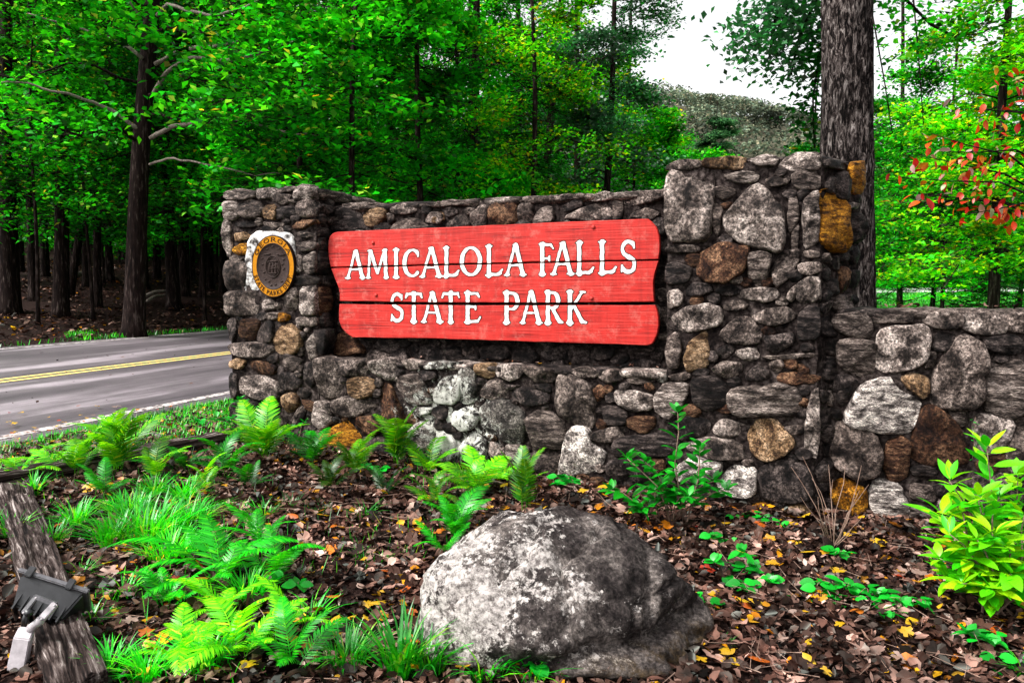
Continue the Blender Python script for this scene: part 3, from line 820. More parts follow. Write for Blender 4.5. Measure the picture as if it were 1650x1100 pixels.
# flat cap stones
def cap(parent, foot, z, th, col):
    """an irregular flat slab; foot = four corner Vectors"""
    c = sum(foot, Vector()) / 4; pts = []
    for i in range(4):
        a, b = foot[i], foot[(i + 1) % 4]
        for t in (0.06, .3, .5, .7, .94):
            p = a.lerp(b, t); p = p + (p - c).normalized() * (noise.noise(p * 6) * .035); pts.append(p)
    n = len(pts); V = []
    for r, (s, dz) in enumerate([(0.9, -th), (1.0, -th * .75), (1.03, -th * .3), (1.0, -.004), (.9, .004), (.5, .012)]):
        for p in pts:
            q = c + (p - c) * s; V.append(Vector((q.x, q.y, z + dz + noise.noise(Vector((q.x * 7, q.y * 7, z * 9 + r))) * .014)))
    V.append(Vector((c.x, c.y, z + .012))); F = []
    for r in range(5):
        for i in range(n):
            a = r * n + i; b = r * n + (i + 1) % n; F.append((a, b, b + n, a + n))
    for i in range(n): F.append((5 * n + i, 5 * n + (i + 1) % n, 6 * n))
    F.append(tuple(range(n))[::-1])
    me, cc = mesh('cap_stone', V, F, center=True); link('cap_stone', me, parent, cc, mats=M[col])
rr = random.Random(4)
w0 = -.01
cap(T_lp, [W3(cu * .55, .02), W3(cu + .05, .02), W3(cu + .05, .5), W3(cu * .55, .5)], zA1 + .0, .09, 'g')
cap(T_lp, [W3(cu * .5, .48), W3(cu + .06, .5), W3(cu + .05, .90), W3(cu * .5, .9)], zA1 - .01, .10, 'g')
cap(T_lp, [W3(0, .1), W3(cu * .5, .1), W3(cu * .5, .9), W3(0, .9)], zA0 + .03, .06, 'g')
u = cu + .02
while u < RL - .05:
    L = min(rr.uniform(.35, .7), RL - u); zt = zc0 + (zc1 - zc0) * (u + L / 2 - cu) / (RL - cu)
    cap(T_w, [W3(u, .215), W3(u + L - .01, .215), W3(u + L - .01, .63), W3(u, .63)], zt + .02, .055, rr.choice('ggld')); u += L
u = cu + .02
while u < RL - .05:
    L = min(rr.uniform(.25, .5), RL - u)
    cap(T_w, [W3(u, -.02), W3(u + L - .01, -.02), W3(u + L - .01, .24), W3(u, .24)], ledge(u + L / 2) + .012, .05, rr.choice('gldg')); u += L
cap(T_rp, [W3(RL + .01, .03), W3(RL + .5, .03), W3(RL + .5, .7), W3(RL + .01, .7)], zE0 + .035, .07, 'g')
cap(T_rp, [W3(RL + .51, .03), W3(RR - .02, .03), r2 + Vector((-.06, .03, 0)), W3(RL + .51, .55)], zE1 + .02, .08, 'd')
cap(T_rp, [r1 + fd * .02, r2 - fd * .02, r3, r1 + Bk * .3], zE1 - .01, .08, 'd')
s = .05
while s < 3.5:
    L = rr.uniform(.3, .6)
    cap(T_g, [GW.at(s, 0, .015), GW.at(s + L - .015, 0, .015), GW.at(s + L - .015, 0, -.42), GW.at(s, 0, -.42)], zG + .02, .06, rr.choice('glgd')); s += L
# ------------------------------------------------------------------ lettering: strokes -> contour -> flat raised letter
def arc(cx, cy, rx, ry, a0, a1, n, rfun):
    out = []
    for i in range(n + 1):
        a = math.radians(a0 + (a1 - a0) * i / n); out.append((cx + rx * math.cos(a), cy + ry * math.sin(a), rfun(a)))
    return out
def stem(x0, x1, y0, y1, r, f=.03, s0=1, s1=1, sw=.10):
    L = [[(x0, y0 + .03, r + f * .9), (x0 + (x1 - x0) * .14, y0 + (y1 - y0) * .14, r), (x0 + (x1 - x0) * .86, y0 + (y1 - y0) * .86, r), (x1, y1 - .03, r + f * .7)]]
    if s0: L.append([(x0 - sw, y0 + .025, .028), (x0 + sw, y0 + .025, .028)])
    if s1: L.append([(x1 - sw, y1 - .025, .026), (x1 + sw, y1 - .025, .026)])
    return L
K, T_ = .062, .042
GL = {
 'I': (.34, stem(.17, .17, 0, 1, K)),
 'L': (.66, stem(.17, .17, 0, 1, K) + [[(.17, .05, .045), (.5, .05, .045), (.62, .20, .03)], [(.45, .05, .05), (.56, .09, .05)]]),
 'A': (.86, stem(.10, .42, 0, 1, T_, .02, 1, 0, .09) + stem(.74, .45, 0, 1, K, .02, 1, 0, .11) + [[(.22, .33, .03), (.62, .33, .03)], [(.36, .98, .03), (.5, .98, .03)]]),
 'M': (.98, stem(.10, .17, 0, 1, T_, .02, 1, 1, .08) + [[(.19, .97, K), (.49, .18, .05)], [(.49, .18, .045), (.79, .97, T_)]] + stem(.86, .80, 0, 1, K, .02, 1, 1, .09)),
 'F': (.66, stem(.17, .17, 0, 1, K) + [[(.17, .95, .04), (.5, .95, .04), (.60, .82, .028)], [(.17, .52, .035), (.44, .52, .035)], [(.45, .60, .025), (.45, .44, .025)]]),
 'E': (.66, stem(.17, .17, 0, 1, K) + [[(.17, .95, .04), (.5, .95, .04), (.58, .83, .028)], [(.17, .52, .035), (.44, .52, .035)], [(.45, .60, .025), (.45, .44, .025)], [(.17, .05, .042), (.52, .05, .042), (.62, .19, .028)]]),
 'T': (.76, stem(.38, .38, 0, 1, K, .03, 1, 0) + [[(.10, .95, .042), (.66, .95, .042)], [(.10, .95, .038), (.05, .82, .026)], [(.66, .95, .038), (.71, .82, .026)]]),
 'P': (.68, stem(.17, .17, 0, 1, K) + [[(.17, .95, .035), (.38, .95, .04)], arc(.38, .70, .19, .25, 90, -90, 10, lambda a: .04 + .028 * max(0, math.cos(a))), [(.17, .45, .03), (.38, .45, .035)]]),
 'R': (.80, stem(.17, .17, 0, 1, K) + [[(.17, .95, .035), (.38, .95, .04)], arc(.38, .72, .19, .23, 90, -90, 10, lambda a: .04 + .028 * max(0, math.cos(a))), [(.17, .49, .03), (.38, .49, .035)], [(.34, .49, .05), (.62, .08, .06), (.74, .04, .035)]]),
 'K': (.80, stem(.17, .17, 0, 1, K) + [[(.62, .96, .04), (.22, .46, .04)], [(.55, .965, .028), (.72, .965, .028)], [(.32, .56, .045), (.62, .08, .06), (.76, .05, .035)]]),
 'D': (.78, stem(.17, .17, 0, 1, K) + [[(.17, .95, .035), (.36, .95, .04)], arc(.36, .5, .30, .45, 90, -90, 12, lambda a: .04 + .03 * max(0, math.cos(a))), [(.17, .05, .035), (.36, .05, .04)]]),
 'O': (.80, [arc(.40, .5, .31, .45, 0, 360, 28, lambda a: .040 + .030 * abs(math.cos(a)))]),
 'C': (.74, [arc(.42, .5, .32, .45, 48, 312, 20, lambda a: .036 + .034 * abs(math.cos(a))), [(.63, .92, .03), (.66, .72, .03)]]),
 'G': (.80, [arc(.42, .5, .32, .45, 48, 305, 20, lambda a: .036 + .034 * abs(math.cos(a))), [(.64, .92, .03), (.66, .72, .03)], [(.62, .42, .06), (.62, .12, .06)], [(.48, .45, .028), (.74, .45, .028)]]),
 'S': (.62, [arc(.31, .735, .20, .215, 35, 225, 12, lambda a: .045 + .012 * abs(math.sin(a))) + [(.31, .50, .068)] + arc(.31, .265, .215, .22, 45, -150, 12, lambda a: .048 + .012 * abs(math.sin(a))), [(.50, .92, .03), (.50, .76, .028)], [(.09, .06, .028), (.09, .25, .028)]]),
 '.': (.24, [[(.12, .06, .07), (.121, .06, .07)]]),
}
def sdf(strokes, X, Y, ax, ay):
    D = np.full(X.shape, 9.0)
    for st in strokes:
        for (x0, y0, r0), (x1, y1, r1) in zip(st[:-1], st[1:]):
            dx, dy = (x1 - x0) * ax, (y1 - y0) * ay; L = dx * dx + dy * dy + 1e-9
            t = np.clip(((X - x0) * ax * dx + (Y - y0) * ay * dy) / L, 0, 1)
            D = np.minimum(D, np.hypot((X - x0) * ax - t * dx, (Y - y0) * ay - t * dy) - (r0 + t * (r1 - r0)) * ay)
    return D
def contours(D, xs, ys):
    """zero level loops, D<0 inside"""
    nx, ny = len(xs), len(ys); seg = {}
    ins = D < 0
    def ex(i, j, k):   # edge point; k=0 horizontal edge (i,j)-(i+1,j), k=1 vertical
        if k == 0: a, b = D[j, i], D[j, i + 1]; t = a / (a - b); return (xs[i] + t * (xs[i + 1] - xs[i]), ys[j])
        a, b = D[j, i], D[j + 1, i]; t = a / (a - b); return (xs[i], ys[j] + t * (ys[j + 1] - ys[j]))
    code = ins[:-1, :-1] * 1 + ins[:-1, 1:] * 2 + ins[1:, 1:] * 4 + ins[1:, :-1] * 8
    TB = {1: [(3, 0)], 2: [(0, 1)], 3: [(3, 1)], 4: [(1, 2)], 5: [(3, 0), (1, 2)], 6: [(0, 2)], 7: [(3, 2)], 8: [(2, 3)], 9: [(2, 0)], 10: [(0, 1), (2, 3)], 11: [(2, 1)], 12: [(1, 3)], 13: [(1, 0)], 14: [(0, 3)]}
    for j, i in zip(*np.nonzero((code > 0) & (code < 15))):
        e = {0: (i, j, 0), 1: (i + 1, j, 1), 2: (i, j + 1, 0), 3: (i, j, 1)}
        for a, b in TB[int(code[j, i])]: seg[e[a]] = e[b]
    loops = []
    while seg:
        s = next(iter(seg)); cur = s; L = []
        while cur in seg:
            L.append(ex(*cur)); cur = seg.pop(cur)
        if len(L) > 5: loops.append(L)
    return loops
def simplify(L, tol):
    P = np.array(L); keep = [0]; i = 0; n = len(P)
    while i < n - 1:
        j = min(n - 1, i + 2)
        while j < n - 1 and j - i < 12:
            a, b = P[i], P[j + 1]; d = b - a; l = np.hypot(*d) + 1e-9
            mm = np.abs((P[i + 1:j + 1, 0] - a[0]) * d[1] - (P[i + 1:j + 1, 1] - a[1]) * d[0]).max() / l
            if mm > tol: break
            j += 1
        keep.append(j); i = j
    return P[keep[:-1]] if len(keep) > 4 else P
def letter_mesh(strokes, w, mapf, ax, ay, clip, h0, h1, grow, tol, jit=0.0, res=.012, seed=0):
    """returns verts, faces of a raised flat letter between heights h0 and h1. mapf(x,y,h)->Vector; clip(X,Y)-> field >0 outside (in px units)"""
    xs = np.arange(-.12, w + .12, res * ay / ax); ys = np.arange(-.10, 1.10, res)
    X, Y = np.meshgrid(xs, ys); D = sdf(strokes, X, Y, ax, ay)
    if jit:
        rs = np.random.RandomState(seed); ph = rs.uniform(0, 6, 6)
        D = D + jit * ay * (np.sin(X * 23 + ph[0]) * np.sin(Y * 19 + ph[1]) + .6 * np.sin(X * 41 + ph[2]) * np.sin(Y * 47 + ph[3]))
    D = D - grow * ay
    if clip is not None: D = np.maximum(D, clip(X, Y))
    D[0, :] = D[-1, :] = 1; D[:, 0] = D[:, -1] = 1
    loops = [simplify(L, tol) for L in contours(D, xs, ys)]
    V = []; F = []
    if not loops: return V, F
    flat = [p for L in loops for p in L]; ed = []; k = 0
    for L in loops: m = len(L); ed += [(k + i, k + (i + 1) % m) for i in range(m)]; k += m
    r_ = geometry.delaunay_2d_cdt([Vector((p[0], p[1])) for p in flat], ed, [], 0, 1e-7)
    og = [o[0] for o in r_[3]] if len(r_[0]) == len(flat) else list(range(len(flat)))
    tris = []
    for t in r_[2]:
        cxx = sum(r_[0][i].x for i in t) / 3; cyy = sum(r_[0][i].y for i in t) / 3
        ii = min(max(int(round((cxx - xs[0]) / (xs[1] - xs[0]))), 0), len(xs) - 1); jj = min(max(int(round((cyy + .10) / res)), 0), len(ys) - 1)
        if D[jj, ii] < .0: tris.append([og[i] for i in t])
    V = [mapf(p[0], p[1], h1) for p in flat] + [mapf(p[0], p[1], h0) for p in flat]
    n = len(flat)
    F = [tuple(t) for t in tris]
    k = 0
    for L in loops:
        m = len(L)
        for i in range(m): a = k + i; b = k + (i + 1) % m; F.append((a, b, b + n, a + n))
        k += m
    return V, F

# ------------------------------------------------------------------ the sign
SG = Face(O0 + Bk * .085, E, -Bk)
B1 = [(543,373.5),(536,376),(531,381),(529,388),(528.5,400),(529,412),(531,424),(532.6,430), (700,425.5),(880,421.5),(1061,417.6),(1063,405),(1063.4,395),(1062.5,381),(1060,371),(1057,365),(1050,357),(1044,352.3),(880,359),(700,367)]
B2 = [(533.5,432.5),(537,442),(541,452),(545,463),(547,474),(547,485),(700,487),(880,487.5),(1054,486.2),(1053,470),(1052.6,454),(1055,440),(1058,430),(1061,420.2),(880,424),(700,428)]
B3 = [(546.5,490),(545.6,502),(545.6,514),(547.5,522),(551,529),(558,537),(568,543.5),(700,545.5),(880,551),(1043,556.2),(1050,554),(1054,549),(1059,538),(1061.5,524),(1061,511),(1059,500),(1056,491.5),(880,492),(700,491.5)]
T_s = empty('park_sign', SG.at(SG.px(795, 450)[0], SG.px(795, 556)[1]), 'long red painted wooden sign with routed white letters, fixed to the stone wall', 'sign')
boards = []
for k, Bp in enumerate([B1, B2, B3]):
    P = [SG.px(*p) for p in Bp]
    if area(P) < 0: P = P[::-1]
    rs = random.Random(k)
    Q = []
    for i in range(len(P)):
        a, b = P[i], P[(i + 1) % len(P)]; L = math.hypot(b[0] - a[0], b[1] - a[1]); m = max(1, int(L / .05))
        for j in range(m): 
            t = j / m; x, y = a[0] + (b[0] - a[0]) * t, a[1] + (b[1] - a[1]) * t
            Q.append((x, y + noise.noise(Vector((x * 9, y * 9, k))) * .0035))
    n = len(Q); cx = sum(p[0] for p in Q) / n; cy = sum(p[1] for p in Q) / n
    def shr(p, d):
        # move inward a little for the worn arris
        vx, vy = cx - p[0], cy - p[1]; return (p[0] + math.copysign(min(d, abs(vx)), vx) * (abs(vx) > .9), p[1] + math.copysign(min(d, abs(vy)), vy))
    V = [SG.at(p[0], p[1], -.045) for p in Q] + [SG.at(p[0], p[1], -.006) for p in Q] + [SG.at(*shr(p, .005), 0) for p in Q]
    F = []
    for r in range(2):
        for i in range(n): F.append((r * n + i, r * n + (i + 1) % n, (r + 1) * n + (i + 1) % n, (r + 1) * n + i))
    tri = geometry.tessellate_polygon([[Vector((p[0], p[1], 0)) for p in Q]])
    for t in tri: F.append(tuple(2 * n + i for i in t)); F.append(tuple(reversed(t)))
    # local frame: object rotated so that its x axis runs along the board
    org = SG.at(cx, cy, 0); ang = math.atan2(E.y, E.x); R = Matrix.Rotation(ang, 3, 'Z').inverted()
    me = mesh('board', [R @ (v - org) for v in V], F, smooth_=False)
    me.update(); bm = bmesh.new(); bm.from_mesh(me); bmesh.ops.recalc_face_normals(bm, faces=bm.faces); bm.to_mesh(me); bm.free()
    o = link('board', me, T_s, org, mats=M['board']); o.rotation_euler = (0, 0, ang); boards.append((o, org, R))
    if k: o['label'] = ['', 'middle red board of the sign carrying the lower half of the first line', 'lowest red board of the sign'][k]
def lerp_line(pts, x):
    for (x0, y0), (x1, y1) in zip(pts[:-1], pts[1:]):
        if x <= x1: break
    return y0 + (y1 - y0) * (x - x0) / (x1 - x0)
c1 = [(530, 431.3), (700, 426.8), (880, 422.8), (1064, 418.8)]; c2 = [(540, 487.5), (700, 489.2), (880, 489.8), (1064, 488.8)]
vc1 = np.vectorize(lambda x: lerp_line(c1, x)); vc2 = np.vectorize(lambda x: lerp_line(c2, x))
L1 = [('A',557,589),('M',590,627),('I',631.5,645.5),('C',648,677),('A',677,713),('L',712,741),('O',740,778),('L',780,811),('A',813,848),('F',867,894),('A',888,925),('L',925,958),('L',962,994),('S',998,1027)]
L2 = [('S',628,652),('T',652,682),('A',679,714),('T',711,742),('E',746,776),('P',809,839),('A',838,874),('R',876,909),('K',911,946)]
def place_letters(LL, top, bot, seed0):
    for idx, (ch, xa, xb) in enumerate(LL):
        w, st = GL[ch]; 
        def pix(x, y, xa=xa, xb=xb, w=w):
            X = xa + (xb - xa) * x / w; 
            b0, b1 = bot(X), top(X); return X, b0 + (b1 - b0) * y
        hgt = bot(xa) - top(xa); ax = (xb - xa) / w; ay = hgt
        for (kb, cl) in ((0, lambda X, Y: (pixy(X, Y)[1] - (vc1(pixy(X, Y)[0]) - 1.1))), (1, None), (2, None)):
            def pixy(X, Y, xa=xa, xb=xb, w=w):
                PX = xa + (xb - xa) * X / w; b0 = bot(PX); b1 = top(PX); return PX, b0 + (b1 - b0) * Y
            if kb == 0: clip = lambda X, Y: pixy(X, Y)[1] - (vc1(pixy(X, Y)[0]) - 1.2)
            elif kb == 1: clip = lambda X, Y: np.maximum((vc1(pixy(X, Y)[0]) + 1.0) - pixy(X, Y)[1], pixy(X, Y)[1] - (vc2(pixy(X, Y)[0]) - 2.6))
            else: clip = lambda X, Y: (vc2(pixy(X, Y)[0]) + 2.2) - pixy(X, Y)[1]
            o, org, R = boards[kb]
            def mp(x, y, h):
                a, b = pix(x, y); s, z = SG.px(a, b); return R @ (SG.at(s, z, h) - org)
            V1, F1 = letter_mesh(st, w, mp, ax, ay, clip, -.001, .0015, .021, .0035, .008, .014, seed0 + idx)
            V2, F2 = letter_mesh(st, w, mp, ax, ay, clip, .0, .0035, .0, .0035, .008, .014, seed0 + idx)
            if not F2: continue
            n = len(V1); me = mesh('letter', V1 + V2, F1 + [tuple(i + n for i in f) for f in F2], smooth_=False, mi=[1] * len(F1) + [0] * len(F2))
            bm = bmesh.new(); bm.from_mesh(me); bmesh.ops.recalc_face_normals(bm, faces=bm.faces); bm.to_mesh(me); bm.free()
            lo = bpy.data.objects.new('letter', me); C.objects.link(lo); lo.parent = o
            me.materials.append(M['letter_white']); me.materials.append(M['letter_edge']); lo['label'] = 'white letter ' + ch
place_letters(L1, lambda x: 404.5 + (x - 560) * (386.5 - 404.5) / 455, lambda x: 449 + (x - 560) * (440.5 - 449) / 455, 3)
place_letters(L2, lambda x: 471.5 + (x - 630) * (468.5 - 471.5) / 310, lambda x: 518.8 + (x - 630) * (522 - 518.8) / 310, 43)
def dome(r, h, n=14):
    V = []; F = []
    rs = [(1, 0), (1, .25), (.85, .7), (.5, .95)]
    for a, b in rs:
        for i in range(n): V.append((r * a * math.cos(2 * math.pi * i / n), -h * b, r * a * math.sin(2 * math.pi * i / n)))
    V.append((0, -h, 0))
    for k in range(3):
        for i in range(n): F.append((k * n + i, k * n + (i + 1) % n, (k + 1) * n + (i + 1) % n, (k + 1) * n + i))
    for i in range(n): F.append((3 * n + i, 3 * n + (i + 1) % n, 4 * n))
    return V, F
Vd, Fd = dome(.016, .014); bolt_me = mesh('bolt', Vd, Fd); bolt_me.materials.append(M['board'])
for (x, y, kb) in ((606, 475, 1), (956, 365.5, 0), (953, 480, 1), (601, 391, 0)):
    s, z = SG.px(x, y); o, org, R = boards[kb]
    b = bpy.data.objects.new('bolt', bolt_me); C.objects.link(b); b.parent = o; b.location = R @ (SG.at(s, z, .0) - org)
for (x, y) in ((946, 397.5), (616, 407)):
    pass
# brackets that hold the boards off the wall
for px_ in (606, 954):
    s, z = SG.px(px_, 450); V = []
    for dz in (-.42, .42):
        for ds in (-.045, .045):
            for h in (-.047, -.16): V.append(SG.at(s + ds, z + dz, h))
    F = [(0, 1, 3, 2), (4, 6, 7, 5), (0, 4, 5, 1), (2, 3, 7, 6), (0, 2, 6, 4), (1, 5, 7, 3)]
    link('batten', mesh('batten', V, F, smooth_=False), T_s, mats=M['timber'])

# ------------------------------------------------------------------ medallion
MD = Face(O0 - Bk * .052, E, -Bk)
cx, cz = MD.px(440.2, 429.2); RX = MD.px(475, 429.2)[0] - cx; RZ = MD.px(440, 379)[1] - cz
T_m = empty('medallion', MD.at(cx, cz), 'oval bronze park department seal with an orange lettered rim on the left stone pier', 'plaque')
def ell(rings, name, mat, parent=T_m, cx=cx, cz=cz, n=64, close=True):
    """rings: (sx, sz, h) radii absolute"""
    V = []; F = []
    for (a, b, h) in rings:
        for i in range(n): t = 2 * math.pi * i / n; V.append(MD.at(cx + a * math.cos(t), cz + b * math.sin(t), h))
    m = len(rings)
    for k in range(m - 1):
        for i in range(n): F.append((k * n + i, k * n + (i + 1) % n, (k + 1) * n + (i + 1) % n, (k + 1) * n + i))
    if close:
        V.append(MD.at(cx, cz, rings[-1][2])); 
        for i in range(n): F.append(((m - 1) * n + i, (m - 1) * n + (i + 1) % n, m * n))
    return link(name, mesh(name, V, F), parent, mats=mat)
ri, rj = .775, .755
ell([(RX, RZ, -.03), (RX, RZ, .004), (RX * .985, RZ * .985, .008), (RX * .965, RZ * .97, .005)], 'rim', M['dark_paint'], close=False)
ell([(RX * .967, RZ * .972, .0045), (RX * ri, RZ * rj, .0045)], 'ring', M['orange_paint'], close=False)
ell([(RX * ri, RZ * rj, .0045), (RX * (ri - .012), RZ * (rj - .012), .009), (RX * (ri - .03), RZ * (rj - .03), .002), (RX * .5, RZ * .5, .001)], 'seal_plate', M['bronze'])
cz2 = cz - RZ * .01
def loop(a, b, w, h, ccx, ccz): ell([(a + w, b + w, .001), (a + w * .4, b + w * .4, h), (a - w * .4, b - w * .4, h), (a - w, b - w, .001)], 'relief_ring', M['bronze'], close=False, cx=ccx, cz=ccz, n=40)
loop(RX * .33, RZ * .345, .005, .010, cx, cz2)
loop(RX * .27, RZ * .29, .003, .007, cx, cz2)
def rel(x0, z0, x1, z1, w, h=.008):
    a = Vector((x0, z0)); b = Vector((x1, z1)); d = (b - a).normalized(); nn = Vector((-d.y, d.x)) * w
    V = []
    for p in (a, b):
        for sgn, hh in ((1.6, .0008), (.7, h), (-.7, h), (-1.6, .0008)): q = p + nn * sgn; V.append(MD.at(q.x, q.y, hh))
    return V, [(0, 1, 5, 4), (1, 2, 6, 5), (2, 3, 7, 6), (0, 3, 2, 1), (4, 5, 6, 7)]
VV = []; FF = []
def addrel(*a, **k):
    V, F = rel(*a, **k); n = len(VV); VV.extend(V); FF.extend([tuple(i + n for i in f) for f in F])
X_ = lambda a: cx + RX * a
Z_ = lambda b: cz + RZ * b
addrel(X_(-.22), Z_(.16), X_(.24), Z_(.16), .0035, h=.012); addrel(X_(-.18), Z_(-.22), X_(.2), Z_(-.22), .0035, h=.012)
for xx in (-.15, 0, .15): addrel(X_(xx), Z_(.12), X_(xx), Z_(-.2), .004)
addrel(X_(-.2), Z_(.05), X_(-.02), Z_(.11), .003); addrel(X_(.0), Z_(.0), X_(.2), Z_(.07), .003); addrel(X_(-.1), Z_(-.08), X_(.2), Z_(-.05), .003)
addrel(X_(-.44), Z_(.385), X_(-.1), Z_(.40), .003, h=.011); addrel(X_(.18), Z_(.40), X_(.32), Z_(.365), .003, h=.012); addrel(X_(.32), Z_(.365), X_(.58), Z_(.37), .003, h=.012)
for (a, b) in ((-.5, .05), (-.42, -.2), (-.36, -.42), (.44, .05), (.5, -.1), (.4, -.5), (-.1, -.62), (.1, -.6), (-.5, .25), (.3, .55), (-.25, .55), (.0, .62), (.5, .2), (-.2, -.5)):
    addrel(X_(a - .05), Z_(b), X_(a + .05), Z_(b + .03), .0045, h=.007)
tag(link('relief', mesh('relief', VV, FF), T_m, mats=M['bronze']), kind='stuff')
def ring_text(txt, t0, t1, up, hfrac=.155, wf=1.0):
    """t measured from the top, clockwise, degrees; letters stand outward (up) or inward"""
    ws = [GL[c][0] if c != ' ' else .45 for c in txt]; tot = sum(ws); acc = 0
    # arc-length table so that spacing is even on the oval
    ts = np.radians(np.linspace(t0, t1, 200)); rm = (.967 + ri) / 2
    ex = RX * rm * np.sin(ts); ez = RZ * (.972 + rj) / 2 * np.cos(ts); s = np.r_[0, np.cumsum(np.hypot(np.diff(ex), np.diff(ez)))]
    for c, w in zip(txt, ws):
        mid = (acc + w / 2) / tot * s[-1]; wid = w / tot * s[-1]; acc += w
        if c == ' ': continue
        px_, pz_ = np.interp(mid, s, ex), np.interp(mid, s, ez)
        d = np.array([np.interp(min(mid + .002, s[-1]), s, ex) - np.interp(max(mid - .002, 0), s, ex), np.interp(min(mid + .002, s[-1]), s, ez) - np.interp(max(mid - .002, 0), s, ez)])
        d = d / np.hypot(*d); upv = np.array([-d[1], d[0]])
        H = RX * hfrac; gw, st = GL[c]
        st = [[(x, y, r * 1.5) for x, y, r in q] for q in st]
        def mp(x, y, h): 
            q = np.array([cx + px_, cz + pz_]) + d * (x / gw - .5) * wid * .9 + upv * (y - .5) * H; return MD.at(float(q[0]), float(q[1]), h)
        V, F = letter_mesh(st, gw, mp, wid / gw / H, 1.0, None, .0045, .0075, .012, .01, 0, .03)
        if F:
            me = mesh('letter', V, F, smooth_=False); bm = bmesh.new(); bm.from_mesh(me); bmesh.ops.recalc_face_normals(bm, faces=bm.faces); bm.to_mesh(me); bm.free()
            lo = link('letter', me, T_m, mats=M['dark_paint']); lo['label'] = 'small dark letter ' + c
ring_text('GEORGIA', -66, 66, True)
ring_text('STATE PARKS DEPT.', 252, 108, False, .15)

# ------------------------------------------------------------------ boulder
def boulder_mat():
    m, t, out = newmat('boulder_rock')
    pos = N(t, 'TexCoord').outputs['Object']
    n1 = N(t, 'TexNoise', Scale=5.0, Detail=10.0, Roughness=.68); t.links.new(pos, n1.inputs[0])
    n2 = N(t, 'TexNoise', Scale=60.0, Detail=6.0, Roughness=.75); t.links.new(pos, n2.inputs[0])
    base = ramp(t, n1.outputs[0], [(.38, (.008, .006, .006)), (.5, (.038, .031, .029)), (.64, (.13, .11, .10))])
    col = mix(t, .85, base.outputs[0], ramp(t, n2.outputs[0], [(.38, G3(.25)), (.5, G3(1)), (.62, G3(2.4))]).outputs[0], 'MULTIPLY')
    # pale lichen; its sideways gradient paints in a lit left, shaded right
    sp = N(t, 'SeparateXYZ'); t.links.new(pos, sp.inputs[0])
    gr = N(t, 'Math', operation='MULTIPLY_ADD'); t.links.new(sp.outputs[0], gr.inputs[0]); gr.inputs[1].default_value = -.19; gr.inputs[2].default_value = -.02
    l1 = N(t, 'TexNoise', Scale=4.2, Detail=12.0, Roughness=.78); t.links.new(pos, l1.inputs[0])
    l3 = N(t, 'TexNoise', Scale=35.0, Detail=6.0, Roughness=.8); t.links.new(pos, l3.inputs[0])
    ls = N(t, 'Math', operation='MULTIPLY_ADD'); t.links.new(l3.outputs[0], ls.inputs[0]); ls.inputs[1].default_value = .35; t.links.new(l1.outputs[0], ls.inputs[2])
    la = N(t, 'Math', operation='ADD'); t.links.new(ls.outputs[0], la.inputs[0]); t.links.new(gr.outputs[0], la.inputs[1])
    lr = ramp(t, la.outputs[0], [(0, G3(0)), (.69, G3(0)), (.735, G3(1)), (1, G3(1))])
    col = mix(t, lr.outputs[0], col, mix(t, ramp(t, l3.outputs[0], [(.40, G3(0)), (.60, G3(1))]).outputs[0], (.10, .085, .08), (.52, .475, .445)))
    # brown staining low down
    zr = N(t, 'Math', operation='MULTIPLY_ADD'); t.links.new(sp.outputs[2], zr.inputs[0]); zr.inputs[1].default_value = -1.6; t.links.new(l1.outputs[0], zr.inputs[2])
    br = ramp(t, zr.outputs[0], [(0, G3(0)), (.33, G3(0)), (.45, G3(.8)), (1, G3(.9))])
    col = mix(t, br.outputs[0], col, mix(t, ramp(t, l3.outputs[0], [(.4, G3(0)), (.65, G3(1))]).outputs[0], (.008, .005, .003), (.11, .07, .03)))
    bs = N(t, 'BsdfPrincipled'); bs.inputs['Roughness'].default_value = .7; bs.inputs['Specular IOR Level'].default_value = .08
    t.links.new(col, bs.inputs['Base Color'])
    hh = N(t, 'Math', operation='ADD'); t.links.new(n1.outputs[0], hh.inputs[0]); t.links.new(n2.outputs[0], hh.inputs[1])
    b = N(t, 'Bump'); b.inputs['Strength'].default_value = 1.0; b.inputs['Distance'].default_value = .014
    t.links.new(hh.outputs[0], b.inputs['Height']); t.links.new(b.outputs[0], bs.inputs['Normal'])
    t.links.new(bs.outputs[0], out.inputs[0]); return m
bm = bmesh.new(); bmesh.ops.create_icosphere(bm, subdivisions=6, radius=1)
rp = random.Random(12); PL = []
for _ in range(26):
    v = Vector((rp.gauss(0, 1), rp.gauss(-.4, 1), rp.gauss(.35, .8))).normalized(); PL.append((v, rp.uniform(.90, 1.06)))
bc = Vector((.225, 3.26, .0)); nz = noise.noise; segs = [(-.05, .30, .09, .02), (.33, .42, .30, .02)]
